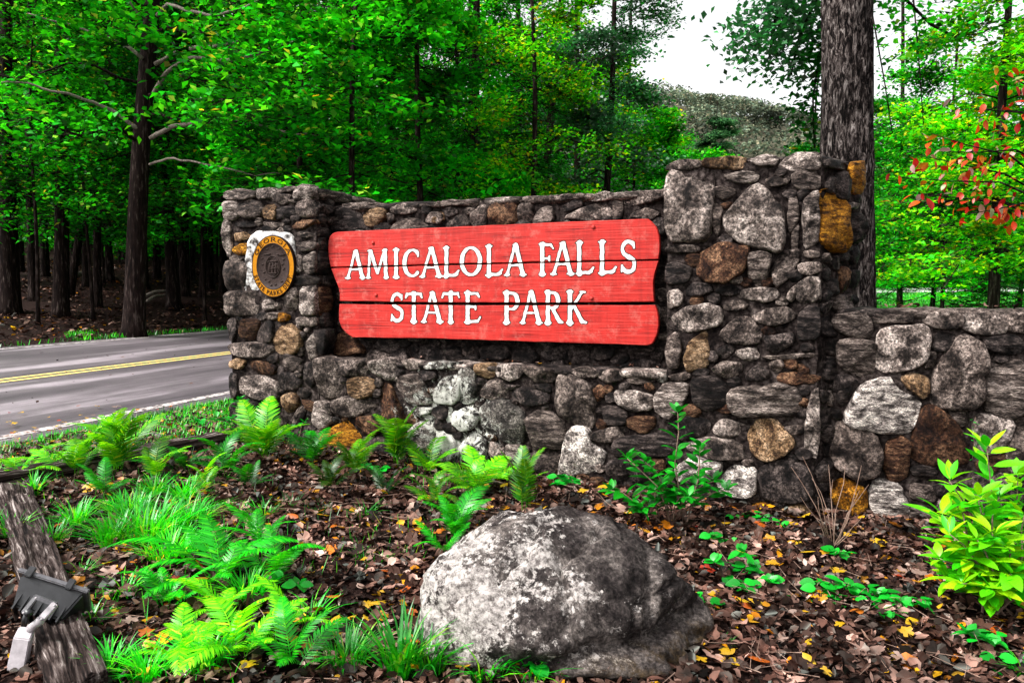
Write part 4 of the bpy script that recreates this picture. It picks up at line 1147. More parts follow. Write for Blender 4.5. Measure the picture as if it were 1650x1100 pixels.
for v in bm.verts:
    d = v.co.normalized(); x, y, z = d
    # super-ellipsoid, blunter at the right
    k = (abs(x) ** 3 + abs(y) ** 2.7 + abs(z) ** 2.6) ** (-1 / 2.75)
    p = Vector((x * .625 * k * (1 - .26 * smooth((.20 - z) / .40)), y * .50 * k * (1 - .34 * smooth((.20 - z) / .40)), z * .525 * k))
    for (pv, pd) in PL:
        lim = pd * math.sqrt((.64 * pv.x) ** 2 + (.50 * pv.y) ** 2 + (.555 * pv.z) ** 2); ov = p.dot(pv) - lim
        if ov > 0: p = p - pv * ov * .85
    if p.z > 0:                                       # the top slopes away to the left
        p.z *= 1 - .30 * smooth((-p.x - .14) / .48) - .06 * smooth((p.x - .25) / .4)
        p.x += -.05 * p.z
    if p.z < .15: p.x *= 1 + .03 * (1 if p.x > 0 else -.6) * smooth((.15 - p.z) / .3)
    q = p * 1.0
    disp = nz(q * 1.9 + Vector((3, 1, 2))) * .085 + nz(q * 4.3 + Vector((7, 0, 1))) * .045
    r1_ = 1 - abs(nz(q * 3.1 + Vector((1, 9, 4)))) * 2; disp -= max(0, r1_ - .86) * .30          # cracks
    r2_ = 1 - abs(nz(Vector((q.x * 5.5, q.y * 5.5, q.z * 7.5)) + Vector((4, 4, 4)))) * 2; disp -= max(0, r2_ - .88) * .13
    f = 1; a = .026
    for o_ in range(5): disp += (.36 - abs(nz(q * 6.5 * f + Vector((o_, 2, 3))))) * a + nz(q * 11 * f + Vector((o_, 7, 3))) * a * .35; f *= 2.0; a *= .58
    cd, cp = noise.voronoi(Vector((q.x * 5.5, q.y * 5.5, q.z * 7)))
    disp -= max(0, .10 - (cd[1] - cd[0])) * .16
    # ledge: undercut band low on the front, rising to the right
    zb = .13 + .10 * (p.x) + .02 * nz(Vector((p.x * 5, 0, 0)))
    g = math.exp(-((p.z - zb) / .035) ** 2) * smooth((-y - .0) / .35) * smooth((p.x + .36) / .2)
    disp -= .07 * g
    # broad vertical cleft on the right
    cl = math.exp(-((p.x - .34 - .25 * (p.z - .25)) / .028) ** 2) * smooth((p.z - .12) / .1) * smooth((-y) / .3); disp -= .05 * cl
    v.co = p + d * disp + bc
me = bpy.data.meshes.new('boulder'); bm.to_mesh(me); bm.free()
co = np.empty(len(me.vertices) * 3); me.vertices.foreach_get('co', co); co = co.reshape(-1, 3) - np.array(bc); me.vertices.foreach_set('co', co.ravel())
me.polygons.foreach_set('use_smooth', [True] * len(me.polygons)); me.update()
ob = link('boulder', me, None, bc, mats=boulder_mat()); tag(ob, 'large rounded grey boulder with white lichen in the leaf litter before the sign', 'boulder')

# ------------------------------------------------------------------ landscape timbers
def timber(a, b, w, h, label, seed):
    """a, b: ground end points"""
    a = Vector(a); b = Vector(b); L = (b - a).length; d = (b - a).normalized(); s = Vector((-d.y, d.x, 0)).normalized(); up = d.cross(s); 
    if up.z < 0: up = -up
    prof = []
    for k in range(5): prof.append((-w / 2 + w * k / 4 * 1.0, h))
    prof = [(-w / 2, -.05), (-w / 2, h * .5), (-w / 2 * .98, h * .9)] + [(-w / 2 * .9 + w * .9 * k / 8, h) for k in range(9)] + [(w / 2 * .98, h * .9), (w / 2, h * .5), (w / 2, -.05)]
    m = int(L / .03); V = []; F = []; n = len(prof)
    for i in range(m + 1):
        t = i / m
        for j, (x, z) in enumerate(prof):
            cr = abs(nz(Vector((i * .03 * .8 + seed, x * 38, seed)))); crack = -.030 * max(0, 1 - cr * 7) if z > h * .6 else 0
            wob = nz(Vector((i * .03 * 3.2, x * 14, z * 9 + seed))) * .022 + nz(Vector((i * .03 * 12, x * 40, seed))) * .008
            p = a.lerp(b, t) + s * (x + wob * .6) + Vector((0, 0, z + wob + crack)); p = p + d * (nz(Vector((x * 20, z * 20, seed + i))) * .02 if i in (0, m) else 0)
            V.append(p)
    for i in range(m):
        for j in range(n - 1): k = i * n + j; F.append((k, k + 1, k + n + 1, k + n))
    F.append(tuple(range(n))[::-1]); F.append(tuple(m * n + j for j in range(n)))
    ang = math.atan2(d.y, d.x); R = Matrix.Rotation(-ang, 3, 'Z'); org = a.lerp(b, .5)
    me = mesh('landscape_timber', [R @ (v - org) for v in V], F, smooth_=True)
    o = link('landscape_timber', me, None, org, mats=M['timber']); o.rotation_euler = (0, 0, ang)
    return tag(o, label, 'landscape timber')
t1a = G(128, 1135); t1b = G(22, 800)
timber(t1a, t1b, .185, .10, 'cracked weathered timber along the left edge, under the floodlight', 1)
t2a = G(395, 712); t2b = G(-60, 800)
timber(t2a, t2b, .17, .12, 'dark landscape timber edging the bed beside the road, ending at the left pier', 5)

# ------------------------------------------------------------------ floodlight
fp = G(95, 1025); fp.z += .0
FX = Vector((.93, .10, -.36)).normalized()                       # long axis of the housing, as seen running down to the right
FA = Vector((.30, .72, .52)).normalized()                        # direction the lamp looks (up at the sign)
FY = (FA - FX * FA.dot(FX)).normalized(); FZ = FX.cross(FY)      # FZ points up/back
T_f = empty('floodlight', fp, 'small black ribbed floodlight with grey junction box by the timber, bottom left corner', 'floodlight')
fc = None
rr_ = ray(76, 972); tt = 2.98 / rr_.y; FC = EYE + rr_ * tt       # centre of the lamp housing
def LF(x, y, z): return FC + (FX * x + FY * y + FZ * z) * 1.12
def boxm(name, pts8, mat, bev=.004, parent=T_f):
    me = mesh(name, pts8, [(0, 1, 3, 2), (4, 6, 7, 5), (0, 4, 5, 1), (2, 3, 7, 6), (0, 2, 6, 4), (1, 5, 7, 3)], smooth_=False)
    bm = bmesh.new(); bm.from_mesh(me); bmesh.ops.recalc_face_normals(bm, faces=bm.faces)
    if bev: bmesh.ops.bevel(bm, geom=bm.edges[:], offset=bev, segments=2, affect='EDGES')
    bm.to_mesh(me); bm.free(); return link(name, me, parent, mats=mat)
def fbox(x0, x1, y0, y1, z0, z1): return [LF(x, y, z) for x in (x0, x1) for y in (y0, y1) for z in (z0, z1)]
# housing: a tapered box, wide at the lens side
hv = [LF(x * sx, y, z * sz) for x in (-1, 1) for (y, sx, sz) in ((-.055, .085, .045), (.045, .115, .078)) for z in (-1, 1)]
boxm('housing', hv, M['black_metal'], .008)
boxm('lens_frame', fbox(-.128, .128, .045, .062, -.09, .09), M['dark_grey_metal'], .004)  # lighter grey paints the sky's reflection onto the frame
M['lens'] = noisy('lens_glass', [(.3, (.04, .05, .05)), (.7, (.08, .09, .09))], nscale=4, rough=.1, bump=0)
boxm('lens', fbox(-.11, .11, .0625, .066, -.074, .074), M['lens'], 0)
for i in range(7):
    x = -.078 + i * .026; boxm('fin', fbox(x - .003, x + .003, -.07, .03, -.052, .06), M['black_metal'], 0)
for x in (-.085, .06): boxm('clip', fbox(x - .012, x + .012, .035, .075, .085, .1), M['black_metal'], .003)
def tube(pts, r, n=10):
    V = []; F = []; pts = [Vector(p) for p in pts]
    rs = r if isinstance(r, (list, tuple)) else [r] * len(pts)
    prev = None
    for i, p in enumerate(pts):
        d = (pts[min(i + 1, len(pts) - 1)] - pts[max(i - 1, 0)]).normalized()
        if prev is None: s = d.cross(Vector((.3, .1, 1) if abs(d.z) < .9 else (1, 0, 0))).normalized()
        else: s = (prev - d * prev.dot(d)).normalized()
        prev = s; u_ = d.cross(s)
        for k in range(n): a = 2 * math.pi * k / n; V.append(p + s * math.cos(a) * rs[i] + u_ * math.sin(a) * rs[i])
    for i in range(len(pts) - 1):
        for k in range(n): F.append((i * n + k, i * n + (k + 1) % n, (i + 1) * n + (k + 1) % n, (i + 1) * n + k))
    F.append(tuple(range(n))[::-1]); F.append(tuple((len(pts) - 1) * n + k for k in range(n)))
    return V, F
def tub(name, pts, r, mat, parent=T_f, n=10): V, F = tube(pts, r, n); return link(name, mesh(name, V, F), parent, mats=mat)
def PX(px, py, Y): d = ray(px, py); return EYE + d * (Y / d.y)
# yoke, knuckle, stem, junction box (front of the housing, towards the viewer)
def bar(name, a, b, w, t, mat):
    d = (b - a).normalized(); v = Vector((0, -1, .25)).normalized(); s = d.cross(v).normalized(); v = s.cross(d)
    return boxm(name, [p + s * i * w / 2 + v * j * t / 2 for p in (a, b) for i in (-1, 1) for j in (-1, 1)], mat, .003)
bar('yoke_arm', PX(58, 962, 2.78), PX(37, 988, 2.74), .018, .014, M['dark_grey_metal'])
bar('yoke_arm', PX(90, 972, 2.77), PX(66, 998, 2.73), .026, .02, M['grey_metal'])
bar('yoke_bridge', PX(54, 960, 2.78), PX(92, 974, 2.775), .018, .014, M['dark_grey_metal'])
tub('knuckle', [PX(46, 987, 2.70), PX(46, 987, 2.78)], [.015, .015], M['black_metal'])
tub('stem', [PX(44, 988, 2.78), PX(40, 1000, 2.79), PX(38, 1008, 2.80)], [.011, .012, .010], M['black_metal'])
tub('conduit', [PX(66, 998, 2.72), PX(58, 1005, 2.72), PX(50, 1011, 2.74), PX(44, 1018, 2.78)], [.017, .015, .017, .013], M['grey_metal'])
jo = Vector((-.012, .055, .022)); jf = [PX(21, 1027, 2.70), PX(9, 1081, 2.68), PX(48, 1030, 2.70), PX(38, 1082, 2.68)]
boxm('junction_box', [jf[0] + jo, jf[0], jf[1] + jo, jf[1], jf[2] + jo, jf[2], jf[3] + jo, jf[3]], M['grey_metal'], .004)
boxm('ground_stake', [PX(16, 1075, 2.75), PX(16, 1075, 2.72), PX(18, 1120, 2.74), PX(18, 1120, 2.71), PX(30, 1075, 2.75), PX(30, 1075, 2.72), PX(28, 1120, 2.74), PX(28, 1120, 2.71)], M['grey_metal'], 0)

cb0 = PX(30, 1040, 2.74); tub('cable', [cb0, cb0 + Vector((.05, -.02, -.05)), cb0 + Vector((.10, .0, -.13)), G(75, 1075) + Vector((0, 0, .02)), G(110, 1085) + Vector((0, 0, .01))], [.004] * 5, M['black_metal'], n=6)
for (a_, b_) in ((58, 963), (38, 987), (88, 975), (67, 997)): tub('screw', [PX(a_, b_, 2.745), PX(a_, b_, 2.715)], [.005, .005], M['grey_metal'], n=8)
def zone(p):
    for lim, z in ((60, 'behind the far left border trunks'), (150, 'left of the foremost dark trunk'), (250, 'behind the foremost dark trunk'), (360, 'left of the left pier'), (520, 'above the left stone pier'), (640, 'above the left end of the sign'), (760, 'above the middle of the sign'), (900, 'above the second word on the sign'), (1075, 'above the right end of the sign'), (1200, 'over the left half of the tall pier'), (1330, 'over the right half of the tall pier'), (1450, 'just right of the big trunk'), (1560, 'left of the red leaved branches'), (9999, 'behind the red leaved branches')):
        if p < lim: return z
def depthw(Y): return 'nearer' if Y < 48 else 'mid distance' if Y < 68 else 'far' if Y < 85 else 'farthest'
# ------------------------------------------------------------------ foliage tools
def leaf_quads(c, l, w, rs, up=.5, along=None, droop=0.0, fold=.15):
    """c (n,3) centres -> (n,4,3) diamond leaves, about horizontal with random tilt"""
    n = len(c)
    nrm = np.stack([rs.normal(0, up, n), rs.normal(0, up, n), np.ones(n)], 1); nrm /= np.linalg.norm(nrm, axis=1)[:, None]
    if along is None:
        a = rs.uniform(0, 2 * np.pi, n); d = np.stack([np.cos(a), np.sin(a), np.full(n, -droop)], 1)
    else: d = along
    d = d - nrm * (d * nrm).sum(1)[:, None]; d /= np.linalg.norm(d, axis=1)[:, None] + 1e-9
    s = np.cross(nrm, d)
    L = (l * rs.uniform(.65, 1.25, n))[:, None]; Wd = (w * rs.uniform(.7, 1.2, n))[:, None]
    b = c - d * L * .5; t = c + d * L * .5 - nrm * L * fold
    m = c + d * L * -.05 + nrm * L * fold * .4
    return np.stack([b, m + s * Wd * .5, t, m - s * Wd * .5], 1)
def ribbon(a, b, w):
    """thin twig quads (n,4,3) from a to b"""
    d = b - a; s = np.cross(d, np.array([0, 0, 1.0])); s /= np.linalg.norm(s, axis=1)[:, None] + 1e-9
    up = np.array([0, 0, 1.0]); k = (s + up) * .7
    return np.stack([a - k * w, a + k * w, b + k * w * .4, b - k * w * .4], 1)
class Skel: pass
def make_tree(name, base, trunk_px=None, top=None, h=14, r0=.2, zlo=3, zhi=12, nb=24, L=3.5, rise=.25, droop=.35, ncl=26, nl=14, leaf=.10, lw=.06, spread=.42, flat=.16,
              leafmat='leaf_bright', bark='bark_dark', label='', cat='tree', group=None, seed=0, az=None, wob=.12, needle=False, limb_mat=None, zmin_leaf=-9, taper=.75, nseg=10):
    rs = np.random.RandomState(seed); bx, by = base; bz = gz(bx, by) - .15
    top = top if top is not None else (bx + rs.normal(0, .3), by)
    def trunk(t): 
        return np.array([bx + (top[0] - bx) * t + wob * math.sin(t * 7 + seed) * t, by + (top[1] - by) * t + wob * math.cos(t * 5 + seed) * t, bz + h * t])
    root = empty(name, (bx, by, bz), label, cat, group)
    pts = [trunk(t) for t in np.linspace(0, 1, 14)]
    rad = [r0 * (1 - taper * t) for t in np.linspace(0, 1, 14)]; rad[0] *= 1.45; 
    pts.insert(1, trunk(.35 / h)); rad.insert(1, r0 * 1.08)
    V, F = tube(pts, rad, nseg); link('trunk', mesh('trunk', V, F), root, mats=M[bark])
    if nb == 0: return root
    LV = []; TW = []; BV = []; BF = []
    for i in range(nb):
        zz = zlo + (zhi - zlo) * ((i + rs.uniform(0, 1)) / nb); t = min(.98, max(.02, (zz - bz) / h)); s = trunk(t)
        a = rs.uniform(0, 2 * np.pi) if az is None else rs.uniform(*az); d = np.array([math.cos(a), math.sin(a), 0])
        Lb = L * rs.uniform(.65, 1.2) * (1 - .45 * max(0, (zz - zlo) / (zhi - zlo + 1e-6)))
        def bp(u): 
            u = np.asarray(u)[..., None]; return s + d * (Lb * u) + np.array([0, 0, 1.0]) * (Lb * (rise * u - droop * u * u)) + np.array([0, 0, 1.0]) * .05 * Lb * np.sin(u * 9 + i) 
        us = np.linspace(0, 1, 7); P = bp(us); br = r0 * .22 * (1 - .55 * t)
        V, F = tube([Vector(p) for p in P], [max(.006, br * (1 - .85 * u)) for u in us], 5); n0 = len(BV); BV += V; BF += [tuple(q + n0 for q in f) for f in F]
        k = ncl; u = rs.uniform(.18, 1.05, k) ** .8; side = rs.choice([-1, 1], k) * rs.uniform(.0, 1, k) * Lb * .42 * np.sin(np.clip(u, .05, 1) * 2.6) ** 1
        lat = np.array([-d[1], d[0], 0]); c0 = bp(u); c = c0 + lat * side[:, None] + d * (np.abs(side) * .45)[:, None] + np.array([0, 0, 1.0]) * (rs.normal(0, .06 * Lb, k) - np.abs(side) * .12)[:, None]
        TW.append(ribbon(bp(np.maximum(u - .12, .05)), c, .008 + .002 * Lb))
        cc = np.repeat(c, nl, 0) + rs.normal(0, 1, (k * nl, 3)) * np.array([spread, spread, flat]) * .5
        if needle:
            al = np.repeat((lat * np.sign(side)[:, None] * .8 + d * .7 + np.array([0, 0, -.25])), nl, 0) + rs.normal(0, .35, (k * nl, 3)); LV.append(leaf_quads(cc, leaf, lw, rs, .25, al))
        else: LV.append(leaf_quads(cc, leaf, lw, rs, .5, None, .25))
    link('branches', mesh('branches', BV, BF), root, mats=M[limb_mat or bark])
    q = np.concatenate(LV); q = q[q[:, 0, 2] > zmin_leaf]; base_ = np.array([bx, by, bz])
    me = quads_mesh('crown', q - base_); o =  bpy.data.objects.new('crown', me); C.objects.link(o); o.parent = root; me.materials.append(M[leafmat]); o['kind'] = 'stuff'
    me = quads_mesh('twigs', np.concatenate(TW) - base_); o = bpy.data.objects.new('twigs', me); C.objects.link(o); o.parent = root; me.materials.append(M[limb_mat or bark]); o['kind'] = 'stuff'
    return root
def copy_tree(src, loc, rot, s, label=None, group=None, names=None):
    r = src.copy(); C.objects.link(r); r.location = loc; r.rotation_euler = (0, 0, rot); r.scale = (s, s, s)
    if label: r['label'] = label
    if group: r['group'] = group
    for ch in src.children:
        c = ch.copy(); C.objects.link(c); c.parent = r
        for g in ch.children: gg = g.copy(); C.objects.link(gg); gg.parent = c
    return r
def trunk_tree(px, Y, wpx, px_top, **kw):
    """base seen at column px and distance Y; at the top of the view the trunk is in column px_top"""
    x, y = XY(px, Y); zt = 1.55 + .3875 * Y; b = gz(x, y)
    H = kw.get('h', max(12, zt * 1.5)); f = (H) / (zt - b); xt = x + ((px_top - 825) / FPX * Y - x) * f
    kw['h'] = H; return make_tree(kw.pop('name', 'forest_tree'), (x, y), top=(xt, y + .3), r0=wpx / FPX * Y / 2, **kw)

GRP_F = 'trees standing in the forest beyond the road'
# --- the leading trees of the left forest -------------------------------------------------
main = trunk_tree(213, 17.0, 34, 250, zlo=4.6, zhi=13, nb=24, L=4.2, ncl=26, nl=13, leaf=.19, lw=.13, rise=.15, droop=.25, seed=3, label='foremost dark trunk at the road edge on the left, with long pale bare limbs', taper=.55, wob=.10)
# long pale limbs of that tree
def limb(root, pts, r, mat='bark_pale'):
    W = [PX(a, b, Y) for a, b, Y in pts]; n = len(W); P = []
    for i in range(n - 1):
        for k in range(4): 
            t = k / 4; p = W[i].lerp(W[i + 1], t); P.append(p + Vector((0, 0, nz(p * 2.3) * .06)))
    P.append(W[-1]); m = len(P)
    V, F = tube(P, [r * (1 - .75 * i / m) for i in range(m)], 6); return link('limb', mesh('limb', V, F), root, mats=M[mat])
limb(main, [(248, 152, 17), (266, 118, 16.8), (310, 92, 16.5), (372, 97, 16.2), (430, 80, 15.8), (500, 60, 15.4), (560, 45, 15.2)], .055)
limb(main, [(243, 222, 17), (280, 203, 16.6), (355, 194, 16), (430, 206, 15.8), (480, 216, 15.6), (540, 222, 15.4)], .055)
limb(main, [(224, 208, 17), (190, 186, 16.8), (150, 165, 16.5), (95, 148, 16), (45, 135, 15.8), (2, 133, 15.6)], .05)
limb(main, [(230, 95, 17), (190, 65, 16.8), (150, 52, 16.5), (110, 40, 16.3), (45, 22, 16)], .045)
limb(main, [(254, 26, 17), (270, 8, 16.7), (300, 15, 16.4), (345, 25, 16), (395, 12, 15.8), (425, -5, 15.6)], .05)
limb(main, [(250, 104, 17), (270, 92, 16.9), (287, 83, 16.8)], .05)
limb(main, [(306, 78, 16.4), (340, 74, 16.3), (384, 66, 16.2)], .05)
limb(main, [(241, 266, 17), (280, 256, 16.6), (330, 265, 16.2), (410, 282, 16), (455, 280, 15.8)], .03)
limb(main, [(224, 28, 17), (212, 8, 16.8), (205, -10, 16.7)], .03)
spec = [  # px, Y, wpx, px_top, mat, zlo, label
 (97, 20, 25, 118, 'leaf_bright', 3.2, 'thick dark trunk left of the foremost forest tree, with a small stem beside it'),
 (16, 20, 32, 26, 'leaf_deep', 3.4, 'thick dark trunk at the left border of the picture, beyond the road'),
 (55, 22, 15, 60, 'leaf_bright', 3.5, 'straight narrow trunk between the two thick trunks on the far left'),
 (112, 24, 13, 208, 'leaf_deep', 4.2, 'trunk leaning to the right behind the foremost forest tree'),
 (158, 22, 13, 165, 'leaf_bright', 3.0, 'thin trunk just left of the foremost forest tree'),
 (281, 23, 21, 262, 'leaf_deep', 3.0, 'dark trunk just right of the foremost forest tree'),
 (298, 25, 17, 300, 'leaf_bright', 3.5, 'dark trunk standing close behind another between foremost tree and stone pier'),
 (311, 30, 9, 330, 'leaf_bright', 3.5, None), (326, 25, 11, 352, 'leaf_deep', 3.8, 'slightly right leaning trunk left of the round seal pier'),
 (360, 27, 12, 372, 'leaf_bright', 3.4, 'dark trunk right behind the left stone pier edge'),
 (423, 30, 9, 420, 'leaf_bright', 4, None), (455, 24, 19, 462, 'leaf_bright', 4.2, 'dark trunk rising above the left stone pier'),
 (500, 26, 16, 545, 'leaf_bright', 4, 'right leaning dark trunk over the right edge of the left pier'),
 (543, 28, 11, 560, 'leaf_deep', 4, None), (594, 32, 6, 596, 'leaf_bright', 4, None),
 (638, 26, 14, 632, 'leaf_bright', 4, 'dark trunk above the left half of the sign'),
 (697, 33, 7, 700, 'leaf_bright', 4, None), (735, 25, 11, 738, 'leaf_deep', 4, 'brownish trunk above the middle of the sign'),
 (759, 30, 12, 762, 'leaf_bright', 4, None), (861, 30, 17, 905, 'leaf_blue', 4, 'dark trunk leaning right above the second line of the sign'),
 (140, 26, 11, 150, 'leaf_deep', 5, 'dark trunk between the right leaning trunk and the foremost tree'), (180, 28, 12, 172, 'leaf_deep', 5, None), (235, 27, 12, 236, 'leaf_deep', 5, None), (255, 30, 12, 262, 'leaf_deep', 5, None), (340, 28, 13, 338, 'leaf_deep', 5, None), (76, 28, 13, 74, 'leaf_deep', 5, None), (35, 29, 14, 40, 'leaf_deep', 5, None), (2, 27, 16, -5, 'leaf_deep', 5, None), (375, 25, 14, 385, 'leaf_deep', 5, None), (125, 35, 12, 122, 'leaf_deep', 5, None), (205, 35, 11, 215, 'leaf_deep', 5, None), (130, 33, 9, 128, 'leaf_bright', 3, None), (200, 36, 9, 190, 'leaf_bright', 3, None), (340, 37, 8, 345, 'leaf_bright', 3, None), (80, 38, 10, 90, 'leaf_bright', 3, None), (395, 38, 10, 398, 'leaf_deep', 3, None), (-40, 24, 22, -30, 'leaf_bright', 3, None), (245, 40, 9, 248, 'leaf_bright', 3, None)]
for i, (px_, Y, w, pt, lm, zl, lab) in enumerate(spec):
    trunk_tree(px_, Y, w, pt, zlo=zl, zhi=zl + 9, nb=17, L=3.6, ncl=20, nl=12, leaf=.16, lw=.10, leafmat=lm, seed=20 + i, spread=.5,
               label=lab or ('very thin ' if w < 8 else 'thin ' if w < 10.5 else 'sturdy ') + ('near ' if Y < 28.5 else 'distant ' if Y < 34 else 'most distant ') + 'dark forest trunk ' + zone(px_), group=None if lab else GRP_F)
# --- understory: small trees with layered sprays --------------------------------------------
under = [(60, 18, 3.6, 'leaf_bright'), (150, 20, 3.4, 'leaf_bright'), (330, 21, 3.2, 'leaf_bright'), (-30, 17.5, 3.6, 'leaf_bright'), (420, 22, 3.2, 'leaf_bright'), (170, 27, 2.0, 'leaf_bright'),
         (350, 30, 2.4, 'leaf_bright'), (480, 24, 2.8, 'leaf_bright'), (300, 36, 2.4, 'leaf_bright'), (500, 34, 2, 'leaf_bright'), (570, 27, 3, 'leaf_bright'), (620, 32, 3, 'leaf_deep'), (130, 40, 1.5, 'leaf_bright'), (30, 34, 1.0, 'leaf_bright'), (75, 38, .8, 'leaf_bright'), (170, 36, .8, 'leaf_bright'), (250, 38, .9, 'leaf_bright'), (290, 33, 1.2, 'leaf_bright'), (345, 38, .9, 'leaf_bright'), (115, 30, 1.8, 'leaf_bright'), (240, 30, 1.8, 'leaf_bright'), (20, 26, 2.2, 'leaf_bright')]
for i, (px_, Y, zl, lm) in enumerate(under):
    x, y = XY(px_, Y); b = gz(x, y)
    make_tree('sapling', (x, y), h=zl + 5.5, r0=.05, zlo=b + zl * .7, zhi=b + zl + 4.5, nb=16, L=2.6, rise=.2, droop=.25, ncl=20, nl=11, leaf=.13 if Y < 26 else .17, lw=.085 if Y < 26 else .11, spread=.45, flat=.1, leafmat=lm, seed=70 + i, group='saplings under the forest trees beyond the road',
              label=('nearer' if Y < 23 else 'middle' if Y < 30 else 'far') + ' slim leafy sapling under the forest trees ' + zone(px_), cat='sapling')
# --- near-side trees behind the wall, centre ------------------------------------------------
def T(px_, Y, **kw):
    x, y = XY(px_, Y); make_tree(kw.pop('name', 'tree'), (x, y), **kw)
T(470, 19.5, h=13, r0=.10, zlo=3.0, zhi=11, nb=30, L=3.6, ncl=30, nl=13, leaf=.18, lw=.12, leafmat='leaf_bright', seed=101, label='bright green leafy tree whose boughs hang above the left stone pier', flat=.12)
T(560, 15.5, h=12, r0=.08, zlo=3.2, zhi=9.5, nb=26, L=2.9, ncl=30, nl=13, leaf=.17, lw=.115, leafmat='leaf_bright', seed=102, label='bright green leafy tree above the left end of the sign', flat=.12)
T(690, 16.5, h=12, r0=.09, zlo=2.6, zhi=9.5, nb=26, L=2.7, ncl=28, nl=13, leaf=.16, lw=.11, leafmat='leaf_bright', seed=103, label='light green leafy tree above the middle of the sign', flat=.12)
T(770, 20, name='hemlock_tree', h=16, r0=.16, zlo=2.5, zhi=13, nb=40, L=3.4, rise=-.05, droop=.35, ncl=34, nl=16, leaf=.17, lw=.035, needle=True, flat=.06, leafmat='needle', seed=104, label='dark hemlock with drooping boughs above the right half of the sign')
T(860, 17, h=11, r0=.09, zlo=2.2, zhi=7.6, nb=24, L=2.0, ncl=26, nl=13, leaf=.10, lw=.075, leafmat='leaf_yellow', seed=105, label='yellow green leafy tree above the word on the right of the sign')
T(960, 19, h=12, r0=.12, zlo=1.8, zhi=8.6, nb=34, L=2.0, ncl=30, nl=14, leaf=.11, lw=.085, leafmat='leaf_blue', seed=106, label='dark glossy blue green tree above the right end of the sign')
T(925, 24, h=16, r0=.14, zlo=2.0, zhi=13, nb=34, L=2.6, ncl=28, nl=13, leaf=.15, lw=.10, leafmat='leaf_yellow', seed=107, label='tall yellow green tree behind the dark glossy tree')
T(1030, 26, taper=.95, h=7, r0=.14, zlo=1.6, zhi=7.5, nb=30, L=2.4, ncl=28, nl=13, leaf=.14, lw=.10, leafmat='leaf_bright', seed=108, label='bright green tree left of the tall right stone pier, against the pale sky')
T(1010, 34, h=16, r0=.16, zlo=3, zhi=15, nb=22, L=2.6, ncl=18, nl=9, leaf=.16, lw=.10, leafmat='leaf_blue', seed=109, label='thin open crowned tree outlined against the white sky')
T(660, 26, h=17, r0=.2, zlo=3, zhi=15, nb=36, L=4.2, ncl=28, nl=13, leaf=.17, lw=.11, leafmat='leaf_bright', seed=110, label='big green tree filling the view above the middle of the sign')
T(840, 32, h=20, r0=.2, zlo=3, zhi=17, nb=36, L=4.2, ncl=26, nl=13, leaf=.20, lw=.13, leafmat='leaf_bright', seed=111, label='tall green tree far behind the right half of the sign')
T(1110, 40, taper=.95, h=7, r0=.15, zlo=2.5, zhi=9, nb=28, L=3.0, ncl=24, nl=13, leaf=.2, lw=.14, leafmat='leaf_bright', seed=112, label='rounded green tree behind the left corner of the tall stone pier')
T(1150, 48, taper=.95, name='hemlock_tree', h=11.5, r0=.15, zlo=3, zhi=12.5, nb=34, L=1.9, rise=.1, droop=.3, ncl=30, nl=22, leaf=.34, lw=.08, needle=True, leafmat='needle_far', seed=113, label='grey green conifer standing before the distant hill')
T(1245, 44, taper=.95, h=6, r0=.15, zlo=3, zhi=8.3, nb=26, L=3.2, ncl=24, nl=13, leaf=.22, lw=.15, leafmat='leaf_yellow', seed=114, label='yellow green tree left of the big trunk, over the tall stone pier')
T(1190, 62, taper=.95, h=7, r0=.15, zlo=4, zhi=11.5, nb=26, L=4.0, ncl=24, nl=13, leaf=.3, lw=.2, leafmat='leaf_yellow', seed=115, label='broad pale yellow green tree in the far clearing')
# --- deep background wall of forest: shared copies -------------------------------------------
x, y = XY(300, 46)
far = make_tree('background_tree', (x, y), h=17, taper=.95, r0=.2, zlo=gz(x, y) + .5, zhi=gz(x, y) + 18, nb=46, L=4.6, ncl=26, nl=9, leaf=.34, lw=.22, spread=.9, flat=.3, leafmat='leaf_deep', seed=200, label='green tree deep in the background forest on the left', group='deep background forest trees')
x2, y2 = XY(420, 50)
far2 = make_tree('background_tree', (x2, y2), h=17, taper=.95, r0=.2, zlo=gz(x2, y2) + .5, zhi=gz(x2, y2) + 18, nb=46, L=4.6, ncl=26, nl=9, leaf=.34, lw=.22, spread=.9, flat=.3, leafmat='leaf_bright', seed=201, label='green tree deep in the background forest on the left', group='deep background forest trees')
rsf = np.random.RandomState(5)
for Y, pxs in ((42, (-60, 60, 170, 400)), (50, (0, 110, 220, 330, 500, 620)), (60, (-80, 40, 140, 260, 380, 470, 560, 680, 780, 880)), (75, (0, 90, 190, 290, 390, 490, 590, 690, 790, 860, 940)), (95, (20, 160, 300, 440, 580, 720, 850, 960))):
    for p in pxs:
        x, y = XY(p + rsf.uniform(-20, 20), Y + rsf.uniform(-3, 3))
        copy_tree(far if rsf.rand() < .5 else far2, (x, y, gz(x, y) - .15), rsf.uniform(0, 6.28), rsf.uniform(.85, 1.25), depthw(Y) + ' green tree deep in the forest ' + zone(p))
